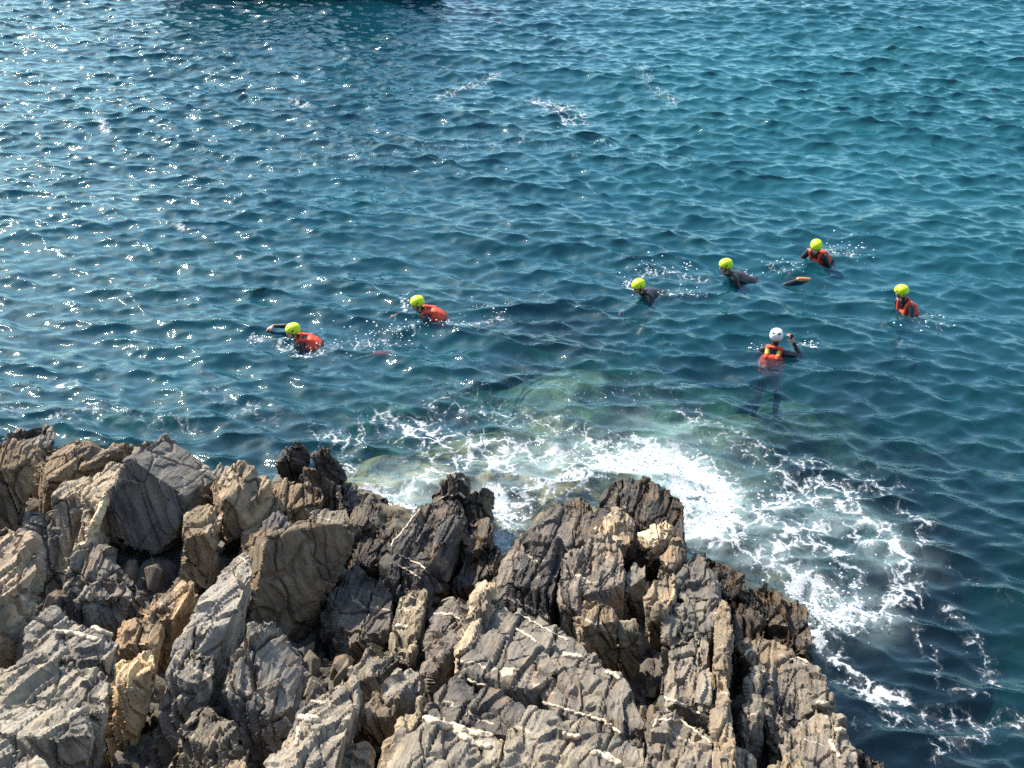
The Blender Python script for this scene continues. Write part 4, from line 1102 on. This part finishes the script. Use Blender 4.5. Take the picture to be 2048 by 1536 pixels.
        cpts = [N0 + s * 0.02 + (left * math.cos(a) * 0.088 + f * math.sin(a) * 0.088) for a in np.linspace(math.pi * 1.0, math.pi * 2.0, 7)]
        chain(vb, cpts, [0.026] * 7)
        vm = smooth_remesh(vb, 0.009, 'vest', 2)
        vm.materials.append(M_VEST); vm.materials.append(M_YEL)
        c3 = np.empty(len(vm.polygons) * 3, dtype=np.float32); vm.polygons.foreach_get('center', c3); c3 = c3.reshape(-1, 3).astype(float) - N0
        if 'yellow' in extras:
            vm.polygons.foreach_set('material_index', ((np.abs(c3 @ s + 0.055) < 0.035) & (c3 @ f < -0.06) & (np.abs(c3 @ left - 0.01) < 0.12)).astype(np.int32))
        vo = link_mesh('vest', vm, root)
        bb = bmesh.new()
        ring = [waist + s * 0.03 + f * 0.158 * math.sin(a) + left * 0.207 * math.cos(a) for a in np.linspace(0, 2 * math.pi, 22)]
        chain(bb, ring, [0.012] * 22)
        bmesh_me = smooth_remesh(bb, 0.007, 'waist_belt', 1)
        bmesh_me.materials.append(M_PALE if 'pale_belt' in extras else M_STRAP)
        link_mesh('waist_belt', bmesh_me, vo)
    if 'sleeve_stripe' in extras:
        for k_, (sh, el, wr, hf) in enumerate(hands[:1]):
            tb = bmesh.new(); o_ = -left * 0.0 + up * 0.042
            chain(tb, [sh + o_ + (el - sh) * 0.15, el + o_ * 0.72 - (el - sh) * 0.05], [0.02, 0.017])
            tm = smooth_remesh(tb, 0.007, 'sleeve_stripe', 1); tm.materials.append(M_BLUE); link_mesh('sleeve_stripe', tm, root)
    for an, to in feet:
        fb = bmesh.new()
        ln = to - an
        chain(fb, [an - ln * 0.25, an + ln * 0.5, to + ln * 0.08], [0.046, 0.044, 0.034])
        fm_ = smooth_remesh(fb, 0.008, 'shoe', 1); fm_.materials.append(shoes); link_mesh('shoe', fm_, root)
    if 'radio' in extras:
        sh, el, wr, hf = hands[1]
        rb = bmesh.new()
        bmesh.ops.create_cube(rb, size=1.0)
        bmesh.ops.scale(rb, vec=(0.030, 0.060, 0.11), verts=rb.verts)
        bmesh.ops.bevel(rb, geom=rb.edges[:], offset=0.006, segments=2, affect='EDGES')
        g = bmesh.ops.create_cone(rb, cap_ends=True, segments=12, radius1=0.018, radius2=0.018, depth=0.02)
        bmesh.ops.rotate(rb, cent=(0, 0, 0), matrix=Matrix.Rotation(R(90), 3, 'Y'), verts=g['verts'])
        bmesh.ops.translate(rb, vec=(0.022, 0, 0.02), verts=g['verts'])
        bmesh.ops.translate(rb, vec=tuple(org + 0.93 * (wr + hf * 0.09)), verts=rb.verts)
        rm = bpy.data.meshes.new('camera'); rb.to_mesh(rm); rb.free(); rm.materials.append(M_RADIO)
        tag(link_mesh('action_camera', rm), 'small black camera held up beside the white helmet', 'camera')
    return root


DOWN = ((0.3, 0.5, -0.9), (0.5, 0.2, -0.8), (0.7, 0.0, -0.6), (-0.6, 0.0, -0.5), 0.35)      # arm hanging under water
REACH = ((0.86, 0.35, -0.30), (0.95, -0.05, -0.30), (1, 0, -0.35), (0, 0, -1), 0.25)
BACK = ((-0.25, 0.35, -0.75), (0.45, 0.15, -0.85), (0.6, 0, -0.7), (-0.5, 0, -0.5), 0.35)
WIDE = ((0.15, 0.9, -0.42), (0.6, 0.7, -0.25), (0.8, 0.5, -0.2), (0, 0, -1), 0.3)
KICK = (((-0.97, 0.08, -0.20), (-0.96, 0.06, 0.04), (-0.95, 0.1, 0.1)), ((-0.97, 0.08, -0.26), (-0.97, 0.05, -0.05), (-0.95, 0.1, 0.0)))
KICKUP = (((-0.96, 0.10, -0.16), (-0.92, 0.05, 0.34), (-0.98, 0.1, -0.05)), ((-0.96, 0.10, -0.22), (-0.93, 0.05, 0.02), (-0.95, 0.1, 0.0)))
TREAD = (((0.25, 0.15, -0.95), (-0.45, 0.05, -0.9), (0.5, 0.1, -0.8)), ((0.45, 0.15, -0.85), (-0.35, 0.05, -0.92), (0.5, 0.1, -0.8)))

swimmer('lime helmeted swimmer in red vest and red shoes stretching one black sleeved arm far forward', 586, 662, (-1.0, -0.02), 32,
        (BACK, ((0.84, 0.45, 0.38), (1.0, 0.02, 0.0), (0.9, 0.0, -0.42), (-0.3, 0, -1), 0.45)), KICKUP, look=(-0.95, -0.30, -0.15), shoes=M_SHOE_R, sink=0.045)
swimmer('lime helmeted swimmer in red vest whose black sleeve carries a blue stripe', 835, 610, (-1.0, -0.05), 32,
        (((-0.50, 0.50, -0.55), (-0.25, 0.2, -0.8), (0.1, 0, -0.9), (-0.5, 0, -0.5), 0.35), REACH), KICKUP, look=(-0.95, -0.25, -0.25), extras=('sleeve_stripe',), sink=0.04)
swimmer('lime helmeted swimmer without a vest, low in the water with spray along the back', 1277, 571, (-0.92, -0.38), 20,
        (DOWN, DOWN), KICK, look=(-0.85, -0.5, -0.3), vest=False, sink=0.05)
swimmer('lime helmeted swimmer without a vest, orange tan shoes breaking the surface behind', 1451, 534, (-0.97, -0.18), 26,
        (BACK, DOWN), KICKUP, look=(-0.95, -0.15, -0.15), vest=False, shoes=M_SHOE_O, sink=0.02)
swimmer('farthest lime helmeted swimmer, in a wide orange vest, legs trailing off to the right', 1632, 496, (-0.70, -0.60), 46,
        (BACK, DOWN), KICKUP, look=(-0.2, -0.95, -0.35), shoes=M_SHOE_R, sink=-0.04)
swimmer('upright lime helmeted swimmer in orange vest with a pale waist belt', 1803, 585, (-0.80, -0.35), 58,
        (DOWN, BACK), TREAD, look=(-0.5, 0.6, -0.25), extras=('pale_belt',), sink=-0.05)
swimmer('white helmeted swimmer in orange vest seen from behind, right hand raised beside the head', 1553, 671, (0.35, 0.94), 66,
        (DOWN, ((0.45, 0.62, -0.25), (0.15, -0.55, 0.85), (0.1, -0.5, 0.85), (0.3, -0.6, 0), 0.75)), TREAD, look=(0.30, 0.95, -0.05), helmet='white', extras=('yellow', 'radio'), sink=0.0)

# ------------------------------------------------------------------ drops thrown up by the strokes and kicks: nobody could count them
db = bmesh.new()
rr = random.Random(5)
for px, py, n, sx, sy, hz in [(745, 688, 60, 0.35, 0.25, 0.22), (800, 672, 50, 0.25, 0.2, 0.18), (620, 705, 45, 0.22, 0.12, 0.10), (578, 690, 20, 0.08, 0.08, 0.08), (512, 682, 16, 0.07, 0.06, 0.06), (975, 632, 26, 0.2, 0.12, 0.14), (900, 650, 26, 0.25, 0.1, 0.06), (812, 612, 18, 0.06, 0.12, 0.10),
                              (1320, 545, 60, 0.35, 0.15, 0.14), (1360, 592, 30, 0.3, 0.08, 0.06), (1256, 572, 14, 0.05, 0.12, 0.06), (1490, 545, 20, 0.12, 0.08, 0.06), (1560, 540, 26, 0.18, 0.12, 0.10), (1690, 503, 40, 0.2, 0.2, 0.16), (1862, 645, 18, 0.25, 0.2, 0.08), (1615, 693, 18, 0.12, 0.06, 0.06), (1510, 693, 8, 0.05, 0.04, 0.05),
                              (1640, 1215, 120, 0.25, 0.2, 0.16), (1430, 1010, 120, 0.5, 0.4, 0.14), (1250, 925, 90, 0.4, 0.2, 0.16), (1010, 1040, 60, 0.2, 0.25, 0.12)]:
    c = at(px, py, 0)
    for _ in range(n):
        x, y = c[0] + rr.gauss(0, sx), c[1] + rr.gauss(0, sy)
        z = water_z(x, y) + abs(rr.gauss(0, hz)) * 0.7
        rad = rr.uniform(0.004, 0.014)
        g = bmesh.ops.create_icosphere(db, subdivisions=1, radius=rad)
        bmesh.ops.scale(db, vec=(rr.uniform(0.8, 1.8), rr.uniform(0.8, 1.5), rr.uniform(0.7, 1.3)), verts=g['verts'])
        bmesh.ops.translate(db, vec=(x, y, z), verts=g['verts'])
dm = bpy.data.meshes.new('spray'); db.to_mesh(dm); db.free()
for pl in dm.polygons: pl.use_smooth = True
k = NT('spray_drops')
k.surf(k.n('BsdfPrincipled', {'Base Color': (0.82, 0.85, 0.86), 'Roughness': 0.25, 'Specular IOR Level': 0.5}))
dm.materials.append(k.m)
tag(link_mesh('spray', dm), kind='stuff')

# ------------------------------------------------------------------ the moored boat just beyond the top of the photo, seen as its reflection
boat = bpy.data.objects.new('fishing_boat', None); COL.objects.link(boat)
bc = at(610, 768 - 0.3362 * 2400, 0)
boat.location = (bc[0], bc[1] + 0.5, 0); boat.scale = (1, 1, 2.3); boat.rotation_euler = (0, 0, R(4))
tag(boat, 'dark green boat whose rippled reflection hangs down from the top edge of the photo', 'boat')
M_HULL = simple('dark_green_hull_paint', (0.012, 0.055, 0.045), 0.4, 0.5, 0.15, 4, 0.05)
M_DECK = simple('deck_paint', (0.10, 0.13, 0.11), 0.6, 0.4, 0.15, 6, 0.1)
M_GLASS = simple('dark_window_glass', (0.02, 0.03, 0.035), 0.1, 0.5, 0.1, 3, 0.0)
L_, n_ = 8.0, 24
vs, fs = [], []
for i in range(n_ + 1):
    t = i / n_
    x = (t - 0.5) * L_
    wd = 1.25 * (1 - max(0, (0.30 - t) / 0.30) ** 2.2) * (1 - 0.25 * max(0, (t - 0.8) / 0.2))
    sheer = 0.75 + 0.45 * max(0, (0.4 - t) / 0.4) ** 2
    for yy, zz in ((-wd, sheer), (-wd * 0.95, 0.35), (-wd * 0.75, -0.1), (0, -0.4), (wd * 0.75, -0.1), (wd * 0.95, 0.35), (wd, sheer)):
        vs.append((x - (0.35 * (sheer - 0.3) if t < 0.02 else 0), yy, zz))
for i in range(n_):
    for j in range(6):
        a = i * 7 + j
        fs.append((a, a + 1, a + 8, a + 7))
hmesh = mesh_from('hull', vs, fs); hmesh.materials.append(M_HULL)
ho = link_mesh('hull', hmesh, boat); ho.modifiers.new('thickness', 'SOLIDIFY').thickness = 0.05


def part_box(name, c, sz, mat, parent, bev=0.03):
    b = bmesh.new(); bmesh.ops.create_cube(b, size=1.0)
    bmesh.ops.scale(b, vec=sz, verts=b.verts)
    bmesh.ops.bevel(b, geom=b.edges[:], offset=bev, segments=2, affect='EDGES')
    bmesh.ops.translate(b, vec=c, verts=b.verts)
    m_ = bpy.data.meshes.new(name); b.to_mesh(m_); b.free(); m_.materials.append(mat)
    return link_mesh(name, m_, parent)


part_box('deck', (0.3, 0, 0.5), (6.6, 2.0, 0.06), M_DECK, boat)
cab = part_box('cabin', (1.35, 0, 1.25), (1.5, 1.4, 1.5), M_HULL, boat, 0.08)
part_box('roof', (1.35, 0, 2.05), (1.8, 1.7, 0.08), M_DECK, cab)
for yy in (-0.705, 0.705): part_box('window', (1.35, yy, 1.55), (1.0, 0.03, 0.45), M_GLASS, cab, 0.01)
mb_ = bmesh.new(); chain(mb_, [V(1.35, 0, 2.05), V(1.35, 0, 4.2)], [0.05, 0.03])
mm_ = bpy.data.meshes.new('mast'); mb_.to_mesh(mm_); mb_.free(); mm_.materials.append(M_DECK); link_mesh('mast', mm_, boat)
